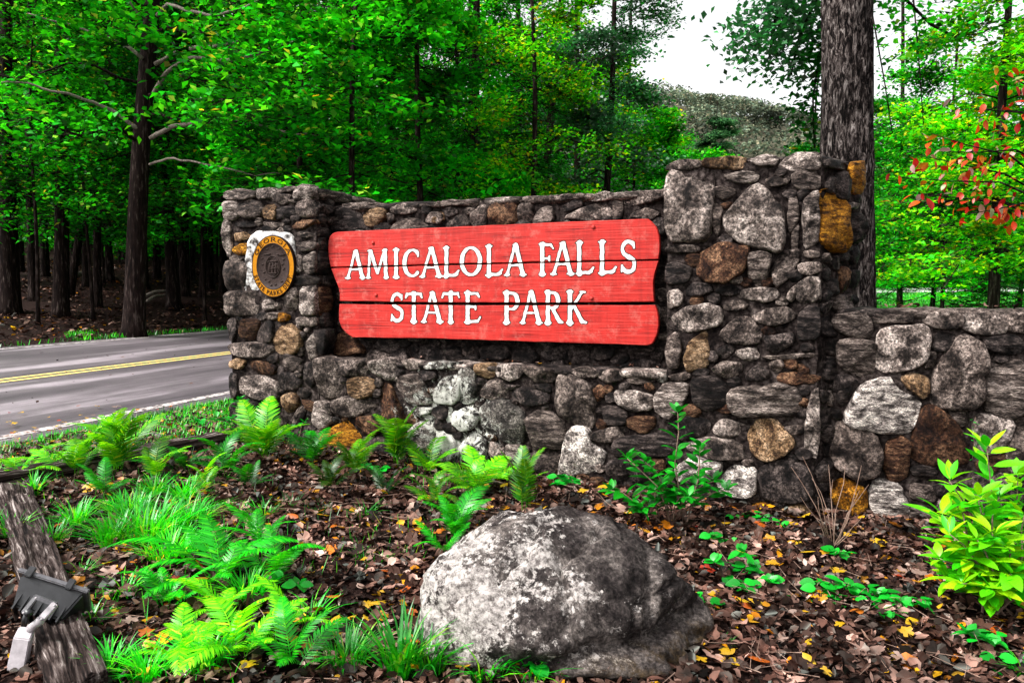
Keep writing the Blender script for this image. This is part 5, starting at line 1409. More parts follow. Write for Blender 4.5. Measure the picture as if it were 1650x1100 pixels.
# centre far trees, lower so that the sky gap stays open
for p, Y, s in ((980, 70, .75), (1050, 80, .72), (1120, 90, .55), (1180, 95, .42), (1240, 90, .42), (1300, 85, .5), (1350, 80, .55), (1080, 60, .5), (1290, 60, .36), (1210, 75, .36)):
    x, y = XY(p, Y); copy_tree(far2, (x, y, gz(x, y) - .15), rsf.uniform(0, 6.28), s, depthw(Y) + ' green tree before the hill ' + zone(p), 'distant trees before the hill')
xy_ = XY(1060, 85); yel = make_tree('background_tree', xy_, h=17, taper=.95, r0=.2, zlo=gz(*xy_) + 1, zhi=gz(*xy_) + 16, nb=40, L=4.6, ncl=26, nl=10, leaf=.5, lw=.34, spread=1.1, flat=.4, leafmat='leaf_yellow', seed=210, label='far yellow green tree before the hill, left of the tall pier', group='distant trees before the hill')
for p, Y, s, src, lab in ((1000, 78, 1.0, far2, 'tall green tree before the left flank of the hill'), (1100, 95, .85, far2, 'green tree before the hill, over the left edge of the tall pier'), (1150, 105, .75, yel, 'yellow green tree before the hill, over the middle of the tall pier'), (1205, 100, .62, far2, 'small green tree before the hill, over the middle of the tall pier'), (1260, 92, .62, yel, 'yellow green tree before the hill, left of the big trunk'), (1300, 100, .8, far2, 'green tree in the distance touching the left side of the big trunk')):
    x, y = XY(p, Y); copy_tree(src, (x, y, gz(x, y) - .15), rsf.uniform(0, 6.28), s, lab, 'distant trees before the hill')
# --- right hand side --------------------------------------------------------------------------
bx_, by_ = XY(1372, 7.4)
bt = empty('big_tree', (bx_, by_, gz(bx_, by_)), 'big straight trunk with furrowed grey bark rising right behind the tall stone pier', 'tree')
pts = []; rad = []
for i in range(60):
    t = i / 59; z = -.2 + 11 * t; pts.append(Vector((bx_ - .028 * z, by_ + .01 * z, z))); rad.append(.262 * (1 - .035 * z) + .10 * math.exp(-(z + .2) / .35))
V, F = tube(pts, rad, 64)
Vn = []
for v in V:
    ax = Vector((bx_ - .028 * v.z, by_ + .01 * v.z, v.z)); d = (v - ax); a = math.atan2(d.y, d.x)
    rdg = abs(nz(Vector((a * 5.5 + nz(Vector((v.z * 1.2, a, 0))) * .8, v.z * .9, 3)))) + .6 * abs(nz(Vector((a * 13, v.z * 2.0, 7)))); Vn.append(v + d.normalized() * (rdg * .045 - .012))
link('trunk', mesh('trunk', Vn, F), bt, mats=M['bark_big'])
# hanging boughs of the big tree, to the left against the sky and right
def spray(root, name, pts, n_cl, nl, leaf, lw, mat, seed, spread=.3, flat=.15, r=.012, tw=True, lat=.3, bark='bark_dark'):
    rs = np.random.RandomState(seed); P = np.array([list(PX(*p)) if len(p) == 3 else list(p) for p in pts]); n = len(P)
    u = rs.uniform(.1, 1, n_cl) * (n - 1); i = np.clip(u.astype(int), 0, n - 2); f = (u - i)[:, None]; c0 = P[i] * (1 - f) + P[i + 1] * f
    c = c0 + rs.normal(0, lat, (n_cl, 3)) * np.array([1, 1, .55]); base_ = np.array(list(root.location))
    cc = np.repeat(c, nl, 0) + rs.normal(0, 1, (n_cl * nl, 3)) * np.array([spread, spread, flat]) * .5
    q = leaf_quads(cc, leaf, lw, rs, .6, None, .5)
    o = bpy.data.objects.new(name, quads_mesh(name, q - base_)); C.objects.link(o); o.parent = root; o.data.materials.append(M[mat]); o['kind'] = 'stuff'
    V, F = tube([Vector(p) for p in P], [r * (1 - .6 * k / n) for k in range(n)], 6); link('bough', mesh('bough', V, F), root, mats=M[bark])
    o = bpy.data.objects.new('twigs', quads_mesh('twigs', ribbon(c0, c, .004) - base_)); C.objects.link(o); o.parent = root; o.data.materials.append(M[bark]); o['kind'] = 'stuff'
spray(bt, 'foliage', [(1345, -120, 7.6), (1290, -30, 8.0), (1250, 30, 8.3), (1240, 90, 8.4)], 120, 12, .085, .065, 'leaf_blue', 301, .28, .2, .03, lat=.26)
spray(bt, 'foliage', [(1340, -60, 7.6), (1310, 10, 8.2), (1285, 70, 8.4), (1275, 120, 8.5)], 80, 11, .08, .06, 'leaf_blue', 302, .25, .2, .02, lat=.2)
spray(bt, 'foliage', [(1340, 40, 7.8), (1320, 90, 8.3), (1310, 160, 8.6), (1312, 240, 8.8)], 60, 10, .08, .06, 'leaf_deep', 303, .2, .2, .015, lat=.10)
spray(bt, 'foliage', [(1400, -80, 7.4), (1450, -10, 7.8), (1500, 40, 8.0), (1540, 60, 8.2)], 40, 10, .08, .06, 'leaf_bright', 304, .3, .2, .02, lat=.30)
T(1310, 24, h=8, r0=.09, zlo=1.4, zhi=6.2, nb=20, L=1.1, ncl=20, nl=12, leaf=.12, lw=.09, leafmat='leaf_deep', seed=150, label='dark green small tree close left of the big furrowed trunk', cat='small tree')
# yellow-green hemlock-like trees on the right
R_ = [(1600, 17, 20, 1610, 'leaf_yellow', 2.0, 9.5, 2.7, 'trunk in the middle of the right background, behind the red leaved branches'),
      (1517, 22, 7, 1530, 'leaf_bright', 1.6, 9.5, 2.8, 'thin stemmed light green tree between the big trunk and the red leaves'),
      (1450, 27, 9, 1440, 'leaf_bright', 2.0, 9.0, 2.8, 'light green tree right beside the big trunk'),
      (1680, 20, 14, 1690, 'leaf_bright', 1.8, 9.5, 3.0, 'light green tree at the right border of the picture')]
for i, (px_, Y, w, pt, lm, zl, zh, Lb, lab) in enumerate(R_):
    x, y = XY(px_, Y); b = gz(x, y)
    trunk_tree(px_, Y, w, pt, name='light_green_tree', zlo=b + zl + .1, zhi=b + zh - 1, nb=40, L=Lb, rise=.08, droop=.2, ncl=28, nl=16, leaf=.13, lw=.085, leafmat=lm, seed=160 + i, spread=.42, flat=.07, label=lab)
for i, (p, Y, s) in enumerate(((1420, 40, .5), (1500, 46, .42), (1580, 40, .5), (1660, 44, .55), (1720, 36, .5), (1460, 60, .6), (1560, 62, .62), (1640, 60, .6), (1380, 56, .45), (1700, 62, .8))):
    x, y = XY(p, Y); copy_tree(far2 if i % 3 else far, (x, y, gz(x, y) - .1), rsf.uniform(0, 6.28), s, depthw(Y) + ' green tree beyond the lawn ' + zone(p), 'trees beyond the lawn on the right')
T(1500, 25, name='hemlock_tree', h=7, r0=.09, zlo=1.0, zhi=5.2, nb=30, L=2.6, rise=.0, droop=.2, ncl=26, nl=14, leaf=.16, lw=.04, needle=True, flat=.05, leafmat='leaf_deep', seed=171, label='low dark evergreen above the low wall, left of the background trunk', cat='small tree')
T(1640, 27, name='hemlock_tree', h=7, r0=.09, zlo=1.0, zhi=5.0, nb=28, L=2.6, rise=.0, droop=.2, ncl=26, nl=14, leaf=.16, lw=.04, needle=True, flat=.05, leafmat='leaf_deep', seed=172, label='low dark evergreen above the low wall at the right border', cat='small tree')
# vines hanging beside the big trunk
for i, (a, b, c_) in enumerate((((1405, 20), (1425, 130), (1438, 215)), ((1472, 0), (1480, 90), (1488, 200)))):
    v0 = PX(*a, 9.5); t = empty('hanging_vine', v0, ('curved leafy vine hanging right of the big trunk', 'long straight leafy vine dangling between the big trunk and red leaves')[i], 'vine')
    spray(t, 'foliage', [(*a, 9.5), (*b, 9.6), (*c_, 9.7)], 22, 4, .06, .045, 'leaf_deep', 320 + i, .12, .12, .010, lat=.06)

# ------------------------------------------------------------------ far hill
V = []; F = []; nxh, nyh = 60, 24
def hillz(x, y):
    r = math.hypot((x - 55) / 105, (y - 270) / 100); return 50 * math.exp(-r * r * 1.2) + 14 + nz(Vector((x * .02, y * .02, 0))) * 9
for j in range(nyh):
    for i in range(nxh):
        x = -280 + 620 * i / (nxh - 1); y = 130 + 200 * j / (nyh - 1); V.append((x, y, hillz(x, y) * smooth((y - 125) / 80)))
for j in range(nyh - 1):
    for i in range(nxh - 1): a = j * nxh + i; F.append((a, a + 1, a + nxh + 1, a + nxh))
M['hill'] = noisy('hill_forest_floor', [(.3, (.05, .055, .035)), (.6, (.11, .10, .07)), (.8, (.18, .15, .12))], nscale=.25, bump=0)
tag(link('hill', mesh('hill', V, F), mats=M['hill']), kind='structure')
rs = np.random.RandomState(9); n = 2600
hx = rs.uniform(-60, 190, n); hy = rs.uniform(150, 300, n); hzz = np.array([hillz(a, b) * smooth((b - 125) / 80) for a, b in zip(hx, hy)])
c = np.stack([hx, hy, hzz + 2.5], 1); nl_ = 46; rad_ = rs.uniform(1.6, 3.6, n)
dirs = rs.normal(0, 1, (n * nl_, 3)); dirs /= np.linalg.norm(dirs, axis=1)[:, None]; dirs[:, 2] = np.abs(dirs[:, 2]) * 1.3 - .2
cc = np.repeat(c, nl_, 0) + dirs * np.repeat(rad_, nl_)[:, None]
q = leaf_quads(cc, 1.0, .75, rs, .7)
o = bpy.data.objects.new('hillside_forest', quads_mesh('hillside_forest', q)); C.objects.link(o); o.data.materials.append(M['leaf_hazed'])
tag(o, 'grey green wooded hillside, haze painted into its colour, far behind, under the white sky', 'hillside forest', kind='stuff')

# fallen logs in the forest
for (a, b, r, lab) in (((232, 436, 24), (280, 425, 25), .06, 'pale fallen branch lying between dark forest trunks, upper one'), ((236, 448, 23), (272, 438, 24), .05, 'pale fallen branch lying between dark forest trunks, lower one'), ((110, 455, 27), (142, 440, 28), .14, 'thick grey fallen log behind the thick dark trunk')):
    p, q_ = PX(*a), PX(*b); p.z = gz(p.x, p.y) + .15; q_.z = gz(q_.x, q_.y) + .3
    V, F = tube([p, p.lerp(q_, .35) + Vector((0, 0, .06)), p.lerp(q_, .7), q_], [r, r * .9, r * .7, r * .4], 8); me, cc_ = mesh('fallen_log', V, F, center=True)
    tag(link('fallen_log', me, None, cc_, mats=M['bark_pale']), lab, 'fallen log')
# ------------------------------------------------------------------ leaf litter
def lit(px, py): p = G(px, py); return p
def gz_np(X, Y): return np.array([gz(a, b) for a, b in zip(X, Y)])
rs = np.random.RandomState(21)
def scatter_bed(n, xr, yr, keep):
    X = rs.uniform(*xr, n); Y = rs.uniform(*yr, n); k = keep(X, Y); X, Y = X[k], Y[k]; return X, Y
def uw(X, Y): dx, dy = X + 2.6, Y - 6.85; return dx * .93 - dy * .368, dx * .368 + dy * .93
def bed(X, Y):
    u, w = uw(X, Y); q = X * .952 - Y * .306
    return ((w < .02) | (u > 4.9) & (w < .3) | (u < -.02)) & (q > -6.35) & (np.abs(X) < Y * .75 + .8) & (Y > 1.8)
X, Y = scatter_bed(150000, (-6, 5), (1.8, 9.5), bed)
keep = rs.rand(len(X)) < np.clip(2.2 - Y * .22, .25, 1); X, Y = X[keep], Y[keep]
Z = gz_np(X, Y) + rs.uniform(.0, .035, len(X)) + .005
def curl_leaves(name, c, l, w, mat, tilt=.45, lobes=False):
    """curled leaves: 6 verts, two folded halves"""
    n = len(c); nr = np.stack([rs.normal(0, tilt, n), rs.normal(0, tilt, n), np.ones(n)], 1); nr /= np.linalg.norm(nr, axis=1)[:, None]
    a = rs.uniform(0, 6.28, n); d = np.stack([np.cos(a), np.sin(a), np.zeros(n)], 1); d -= nr * (d * nr).sum(1)[:, None]; d /= np.linalg.norm(d, axis=1)[:, None]; s = np.cross(nr, d)
    sz = rs.uniform(.35, 1, n) ** 1.4 * 1.3; L = (l * sz)[:, None]; W = (w * sz * rs.uniform(.35, 1.2, n))[:, None]; k = (rs.uniform(-.2, .6, n))[:, None]
    b = c - d * L * .5; t = c + d * L * .5 + nr * L * k * .5
    m1 = c - d * L * .12; m2 = c + d * L * .2
    P = [b, m1 + s * W * .5 + nr * W * k, m2 + s * W * .42 + nr * W * k * 1.3, t, m2 - s * W * .42 + nr * W * k, m1 - s * W * .5 + nr * W * k * .6]
    V = np.stack(P, 1).reshape(-1, 3); me = bpy.data.meshes.new(name)
    idx = (np.array([[0, 1, 2, 3], [0, 3, 4, 5]])[None] + (np.arange(n) * 6)[:, None, None]).reshape(-1)
    me.vertices.add(len(V)); me.vertices.foreach_set('co', V.astype(np.float32).ravel()); me.loops.add(len(idx)); me.loops.foreach_set('vertex_index', idx.astype(np.int32))
    me.polygons.add(n * 2); me.polygons.foreach_set('loop_start', np.arange(0, n * 8, 4, dtype=np.int32)); me.update(calc_edges=True); me.materials.append(M[mat])
    o = bpy.data.objects.new(name, me); C.objects.link(o); return o
o = curl_leaves('leaf_litter', np.stack([X, Y, Z], 1), .058, .036, 'litter', .5); tag(o, 'brown dead leaf litter covering the bed before the wall', 'leaf litter', kind='stuff')
# forest floor litter
X, Y = scatter_bed(26000, (-22, 2), (11, 34), lambda X, Y: (X * .952 - Y * .306 < -13.5) & (np.abs(X) < Y * .75))
o = curl_leaves('forest_floor_litter', np.stack([X, Y, gz_np(X, Y) + .03], 1), .16, .10, 'litter', .3); tag(o, 'fallen brown and yellow leaves on the forest floor beyond the road', 'leaf litter', kind='stuff')
# debris on the road and wall tops
X, Y = scatter_bed(1500, (-16, -1), (5, 22), lambda X, Y: (X * .952 - Y * .306 > -13.2) & (X * .952 - Y * .306 < -6.7) & (rs.rand(len(X)) < .35))
qq = X * .952 - Y * .306
o = curl_leaves('road_debris', np.stack([X, Y, .1 + .35 * (-6.6 - qq) / 6.7 + .012 + np.where(Y > 20, .08 * (Y - 20), 0)], 1), .06, .03, 'litter', .15); tag(o, 'scattered leaf scraps and twigs on the grey road', 'leaf scraps', kind='stuff')
P_ = []
for i in range(60): u = rs.uniform(cu, RL); p = W3(u, rs.uniform(.04, .2)); P_.append((p.x, p.y, ledge(u) + .035))
for i in range(160): p = GW.at(rs.uniform(.3, 3.4), 0, -rs.uniform(.02, .38)); P_.append((p.x, p.y, zG + .045))
o = curl_leaves('wall_top_litter', np.array(P_), .05, .03, 'litter', .3); tag(o, 'dry leaves and needles lying on the wall ledges', 'leaf litter', kind='stuff')

# SINGLE
def leaf_mesh_maple(name, lobes=5, seed=0, n=36):
    r = random.Random(seed); pts = []
    for i in range(n):
        a = 2 * math.pi * i / n; k = .50 + .38 * abs(math.cos(a * lobes / 2)) ** .7 + .06 * math.sin(a * 11 + seed)
        if abs(a - math.pi) < .3: k *= .55
        pts.append((math.cos(a) * k * .5, math.sin(a) * k * .46))
    V = [(0, 0, .02)] + [(x, y, .10 * (x * x + 1.6 * y * y) * 2 + .05 * math.sin(x * 7 + seed)) for x, y in pts]
    V += [(-.25, -.012, .02), (-.62, 0, .05), (-.25, .012, .02)]
    F = [(0, 1 + i, 1 + (i + 1) % n) for i in range(n)] + [(n + 1, n + 2, n + 3)]
    return mesh(name, V, F)
def leaf_mesh_oval(name, w=.4, fold=.12, bend=.15, seg=6, stalk=.12):
    V = []; F = []
    for i in range(seg + 1):
        t = i / seg; ww = w * .5 * math.sin(math.pi * min(1, t ** .85)) ** .8 if 0 < t < 1 else 0.0
        z = -bend * t * t
        V += [(stalk + t, -ww, z + fold * ww * 2), (stalk + t, 0, z), (stalk + t, ww, z + fold * ww * 2)]
    for i in range(seg):
        a = 3 * i
        F += [(a, a + 1, a + 4, a + 3), (a + 1, a + 2, a + 5, a + 4)]
    n = len(V); V += [(0, -.012, .01), (0, .012, .01)]; F.append((n, n + 1, 1))
    return mesh(name, V, F)
def inst(name, me, loc, eul, s, parent=None, mat=None):
    o = bpy.data.objects.new(name, me); C.objects.link(o); o.location = loc; o.rotation_euler = eul; o.scale = (s, s, s)
    if parent is not None: o.parent = parent
    return o
rr = random.Random(99)
def merged(name, tmpl, X, Y, Zs, smin, smax, mat, tilt):
    v = np.array([list(q.co) for q in tmpl.vertices]); F0 = [list(p.vertices) for p in tmpl.polygons]; nv = len(v); V = []; F = []
    for i in range(len(X)):
        k = v.copy(); k[:, 2] *= rs.uniform(-1.5, 3.0); m = Matrix.Rotation(rs.uniform(0, 6.28), 3, 'Z') @ Matrix.Rotation(rs.normal(0, tilt), 3, 'X') @ Matrix.Rotation(rs.normal(0, tilt), 3, 'Y')
        k = (k * rs.uniform(smin, smax)) @ np.array(m).T + np.array([X[i], Y[i], Zs[i]]); V.append(k); o_ = i * nv; F += [[q + o_ for q in f] for f in F0]
    me = mesh(name, np.concatenate(V), F, smooth_=False); me.materials.append(M[mat]); o = bpy.data.objects.new(name, me); C.objects.link(o); return o
X, Y = scatter_bed(9000, (-5, 4), (2.2, 6.5), bed); Zc = gz_np(X, Y) + rs.uniform(.02, .045, len(X))
o = merged('dead_maple_leaves', leaf_mesh_maple('t', 5, 3, 18), X[:3200], Y[:3200], Zc[:3200], .06, .12, 'litter', .45); tag(o, 'larger curled brown leaves lying on top of the litter', 'dead leaves', kind='stuff')
X, Y = scatter_bed(2500, (-5, 4), (2.2, 7.5), bed); a_ = rs.uniform(0, 6.28, len(X)); Z_t = gz_np(X, Y) + .03; Lt = rs.uniform(.05, .22, len(X)); A_ = np.stack([X, Y, Z_t + rs.uniform(0, .03, len(X))], 1); B_ = A_ + np.stack([np.cos(a_) * Lt, np.sin(a_) * Lt, rs.uniform(-.01, .03, len(X))], 1)
me = quads_mesh('fallen_twigs', ribbon(A_, B_, .0018)); me.materials.append(M['twig']); o = bpy.data.objects.new('fallen_twigs', me); C.objects.link(o); tag(o, 'thin dry twigs and pine needles strewn over the litter', 'twigs', kind='stuff')
kinds = []
for k, (mt, lab) in enumerate((('fallen_yellow', 'bright yellow fallen leaf lying on the brown litter'), ('fallen_orange', 'orange fallen leaf lying on the brown litter'), ('fallen_pale', 'pale dried fallen leaf lying on the brown litter'))):
    ms = [leaf_mesh_maple('fallen_leaf', 5, 1 + k), leaf_mesh_oval('fallen_leaf', .5, -.15, .12)]
    for m_ in ms: m_.materials.append(M[mt])
    kinds.append((ms, lab, ('yellow', 'orange', 'pale')[k] + ' fallen leaves on the litter'))
def fallen(px, py, k, s): 
    p = G(px, py)
    u, w = uw(np.array([p.x]), np.array([p.y]))
    if w[0] > -.03 and -.1 < u[0] < 4.85: return
    ms, lab, grp = kinds[k]; o = inst('fallen_leaf', ms[rr.random() < .35], (p.x, p.y, p.z + .038), (rr.uniform(-.35, .35), rr.uniform(-.35, .35), rr.uniform(0, 6.28)), s); 
    zn = ('on the verge beside the road' if px < 380 and py < 760 else 'in the left part of the bed' if px < 500 else 'left of the boulder' if px < 700 else 'at the wall foot behind the boulder' if px < 1120 and py < 900 else 'in front of the boulder' if px < 1120 else 'between boulder and low wall' if py < 930 else 'in the bottom right of the bed' if px > 1400 else 'right of the boulder')
    sz = 'large ' if s > .085 else 'small ' if s < .058 else ''
    tag(o, sz + lab.replace('lying on the brown litter', 'lying ' + zn), 'fallen leaf', grp)
spots = [(185, 785, 0), (360, 792, 0), (560, 690, 0), (650, 965, 1), (660, 1000, 1), (1235, 880, 0), (1285, 900, 0), (1225, 855, 1), (1270, 850, 0), (1140, 930, 1), (1450, 940, 1), (1395, 998, 1), (1460, 1030, 0), (1175, 1080, 0), (1330, 900, 0), (1295, 960, 2), (1210, 1050, 2),
         (960, 795, 0), (985, 790, 0), (940, 800, 0), (910, 850, 0), (1010, 835, 0), (620, 935, 1), (510, 850, 2), (330, 795, 0), (620, 1020, 2), (660, 1050, 1), (1600, 1030, 1), (1610, 1010, 1), (1430, 1060, 0), (1250, 1085, 1), (1150, 880, 0), (1380, 870, 0), (1350, 930, 0)]
for px, py, k in spots: fallen(px, py, k, rr.uniform(.07, .12))
for i in range(230):
    py = 760 + 340 * rr.random() ** .8; px = rr.uniform(100, 1650) if py > 860 else rr.uniform(250, 1300)
    fallen(px, py, rr.choices((0, 1, 2), (.5, .25, .25))[0], rr.uniform(.05, .10))
for i in range(110): fallen(rr.uniform(0, 370), 655 + rr.uniform(0, 90), rr.choice((0, 0, 1, 2)), rr.uniform(.04, .08))

# ------------------------------------------------------------------ ferns
def frond_mesh(name, n=20, seed=0, arch=.55, near=True, wmax=.26):
    r = random.Random(seed); V = []; F = []
    def spine(t): return Vector((t * (1 - .12 * t), 0, arch * (t - t * t * 1.0) * 1.1))
    for i in range(14):
        p = spine(i / 14); q = spine((i + 1) / 14); k = len(V); w = .007 * (1 - i / 15)
        V += [p + Vector((0, -w, .002)), p + Vector((0, w, .002)), q + Vector((0, w, .002)), q + Vector((0, -w, .002))]; F.append((k, k + 1, k + 2, k + 3))
    for i in range(n):
        t = .14 + .86 * (i + .5) / n; L = wmax * math.sin(math.pi * min(.98, (t * .93 + .02)) ** .75) ** .8 + .012; p = spine(t); tg = (spine(min(1, t + .02)) - spine(t - .02)).normalized()
        for sgn in (-1, 1):
            a = math.radians(62 - 18 * t + r.uniform(-5, 5)); d = (tg * math.cos(a) + Vector((0, sgn, -.18 + r.uniform(-.12, .12))) * math.sin(a)).normalized()
            nrm = d.cross(tg).normalized() * sgn; s = nrm.cross(d); w = .86 / n * .40
            m = 6 if near else 1
            if near:
                # serrated pinna
                for j in range(m):
                    u0 = j / m; u1 = (j + 1) / m; um = (u0 + u1) / 2; ww = w * (1 - u0 ** 1.6) + .002; k = len(V); dr = Vector((0, 0, -.10 * L))
                    c0 = p + d * (L * u0) + dr * u0 * u0; c1 = p + d * (L * u1) + dr * u1 * u1; cm = p + d * (L * (um + .35 / m)) + dr * um * um
                    V += [c0, cm + s * ww, c1, cm - s * ww]; F.append((k, k + 1, k + 2, k + 3))
            else:
                k = len(V); w2 = w * .95; V += [p - s * w2 * .4, p + s * w2 * .4, p + d * L * .3 + s * w2, p + d * L * .65 + s * w2 * .62 + Vector((0, 0, -.03 * L)), p + d * L + Vector((0, 0, -.09 * L)), p + d * L * .65 - s * w2 * .62 + Vector((0, 0, -.03 * L)), p + d * L * .3 - s * w2]; F += [(k, k + 1, k + 2, k + 6), (k + 6, k + 2, k + 3, k + 5), (k + 5, k + 3, k + 4)]
    return mesh(name, V, F, smooth_=False)
fr_b = [frond_mesh('frond', 22, i, a, near=False, wmax=.20) for i, a in enumerate((.35, .6, .85))]
fr_d = [frond_mesh('frond', 24, 10 + i, a, near=False, wmax=.19) for i, a in enumerate((.3, .5, .75))]
for m_ in fr_b: m_.materials.append(M['fern'])
for m_ in fr_d: m_.materials.append(M['fern_deep'])
def fern(px, py, size, n, label, kind='b', el=(20, 60), az=(0, 360), seed=0):
    r = random.Random(seed); p = G(px, py); root = empty('fern', p, label, 'fern')
    for i in range(n):
        a = math.radians(az[0] + (az[1] - az[0]) * (i + r.uniform(.1, .9)) / n); e = math.radians(r.uniform(*el)); ms = fr_b if kind == 'b' else fr_d
        o = inst('frond', r.choice(ms), (r.uniform(-.03, .03), r.uniform(-.03, .03), .01), (r.uniform(-.25, .25), -e, a), size * r.uniform(.55, 1.1), root)
    return root
fern(188, 765, .62, 11, 'bright upright fern left of the long dark timber, beside the road', 'b', (45, 78), seed=1)
fern(120, 770, .50, 9, 'low light green fern at the left end of the dark timber', 'b', (25, 60), seed=2)
fern(250, 775, .42, 7, 'yellow green fern leaning over the dark timber', 'b', (30, 60), seed=3)
fern(425, 745, .62, 12, 'tall bright fern at the foot of the left stone pier', 'b', (35, 75), seed=4)
fern(365, 765, .45, 8, 'deep green fern just left of the foot of the left pier', 'd', (20, 50), seed=5)
fern(500, 750, .45, 9, 'low spreading green fern right of the left pier foot', 'd', (15, 50), seed=6)
fern(575, 765, .52, 10, 'green fern below the orange brown stone of the wall', 'b', (25, 65), seed=7)
fern(640, 755, .58, 9, 'tall yellow green fern against the white stained wall stones', 'b', (40, 72), seed=8)
fern(690, 765, .42, 8, 'small fern right of the tall yellow green fern', 'b', (25, 55), seed=9)
fern(765, 800, .48, 12, 'dense yellow green fern before the wall, below the sign middle', 'b', (25, 65), seed=10)
fern(848, 830, .50, 6, 'narrow upright yellow green fern just behind the boulder', 'b', (60, 82), seed=11)
fern(740, 870, .42, 11, 'bright green fern touching the left shoulder of the boulder', 'd', (25, 60), seed=12)
fern(345, 950, .52, 11, 'large dark green fern spreading flat in the left bed', 'd', (8, 38), seed=13)
fern(440, 940, .42, 7, 'feathery green fern right of the large dark spreading fern', 'd', (15, 50), seed=14)
fern(385, 1065, .36, 12, 'yellow tipped fern at the bottom edge left of the boulder', 'b', (15, 60), seed=15)
fern(290, 1075, .30, 8, 'small fern at the bottom edge near the timber', 'b', (15, 50), seed=16)
fern(470, 1085, .32, 8, 'green fern cut by the bottom edge of the picture', 'd', (25, 60), seed=17)

for i, (px, py, sz, n, k, lab) in enumerate(((30, 780, .42, 8, 'b', 'light fern at the left border above the corner of the timbers'), (85, 760, .36, 8, 'b', 'small yellow green fern in the verge left of the bright upright fern'), (160, 800, .34, 8, 'd', 'small fern just inside the bed below the bright upright fern'),
    (300, 760, .38, 8, 'd', 'small green fern against the dark timber near the pier'), (330, 790, .34, 8, 'b', 'small light fern in the bed left of the pier fern'), (400, 790, .30, 7, 'd', 'little fern directly below the pier fern'), (530, 790, .32, 8, 'b', 'little yellow green fern between the pier and the orange brown stone'), (620, 800, .32, 8, 'd', 'little green fern below the white stained stones'),
    (700, 815, .36, 9, 'b', 'yellow green fern left of the dense yellow green fern'), (800, 780, .36, 8, 'b', 'yellow green fern at the wall foot right of the dense one'), (350, 1010, .34, 9, 'b', 'light fern between the large dark fern and the bottom ferns'), (455, 1030, .30, 8, 'b', 'yellow green fern left of the broad bladed grass'), (270, 985, .34, 8, 'd', 'dark fern at the left tip of the large spreading fern'), (425, 890, .36, 8, 'd', 'upright fern behind the large dark fern'), (720, 900, .26, 6, 'd', 'tiny fern touching the boulder at its left'))):
    fern(px, py, sz, n, lab, k, (15, 60), seed=60 + i)
# ------------------------------------------------------------------ grass
def tuft_mesh(name, n, h, w, spread, seed, lean=.6):
    r = random.Random(seed); V = []; F = []
    for i in range(n):
        a = r.uniform(0, 6.28); d0 = spread * r.random() ** .6; bx, by = math.cos(a) * d0, math.sin(a) * d0; a2 = a + r.uniform(-.8, .8); hh = h * r.uniform(.45, 1.1); ln = lean * r.uniform(.3, 1.3); ww = w * r.uniform(.6, 1.2)
        sx, sy = -math.sin(a2) * ww, math.cos(a2) * ww; k = len(V)
        for t in (0, .4, .75, 1):
            x = bx + math.cos(a2) * ln * hh * t * t; y = by + math.sin(a2) * ln * hh * t * t; z = hh * (t - .35 * ln * t * t); f = (1, .9, .6, .05)[(0, .4, .75, 1).index(t)]
            V += [(x - sx * f, y - sy * f, z), (x + sx * f, y + sy * f, z)]
        F += [(k, k + 1, k + 3, k + 2), (k + 2, k + 3, k + 5, k + 4), (k + 4, k + 5, k + 7, k + 6)]
    return mesh(name, V, F, smooth_=False)
tm = [tuft_mesh('grass_tuft', 220, .26, .006, .16, 1, .9), tuft_mesh('grass_tuft', 110, .20, .0055, .07, 2, .9), tuft_mesh('grass_tuft', 45, .11, .0035, .05, 3, 1.0), tuft_mesh('grass_tuft', 60, .22, .007, .05, 4, .7)]
for m_ in tm: m_.materials.append(M['grass'])
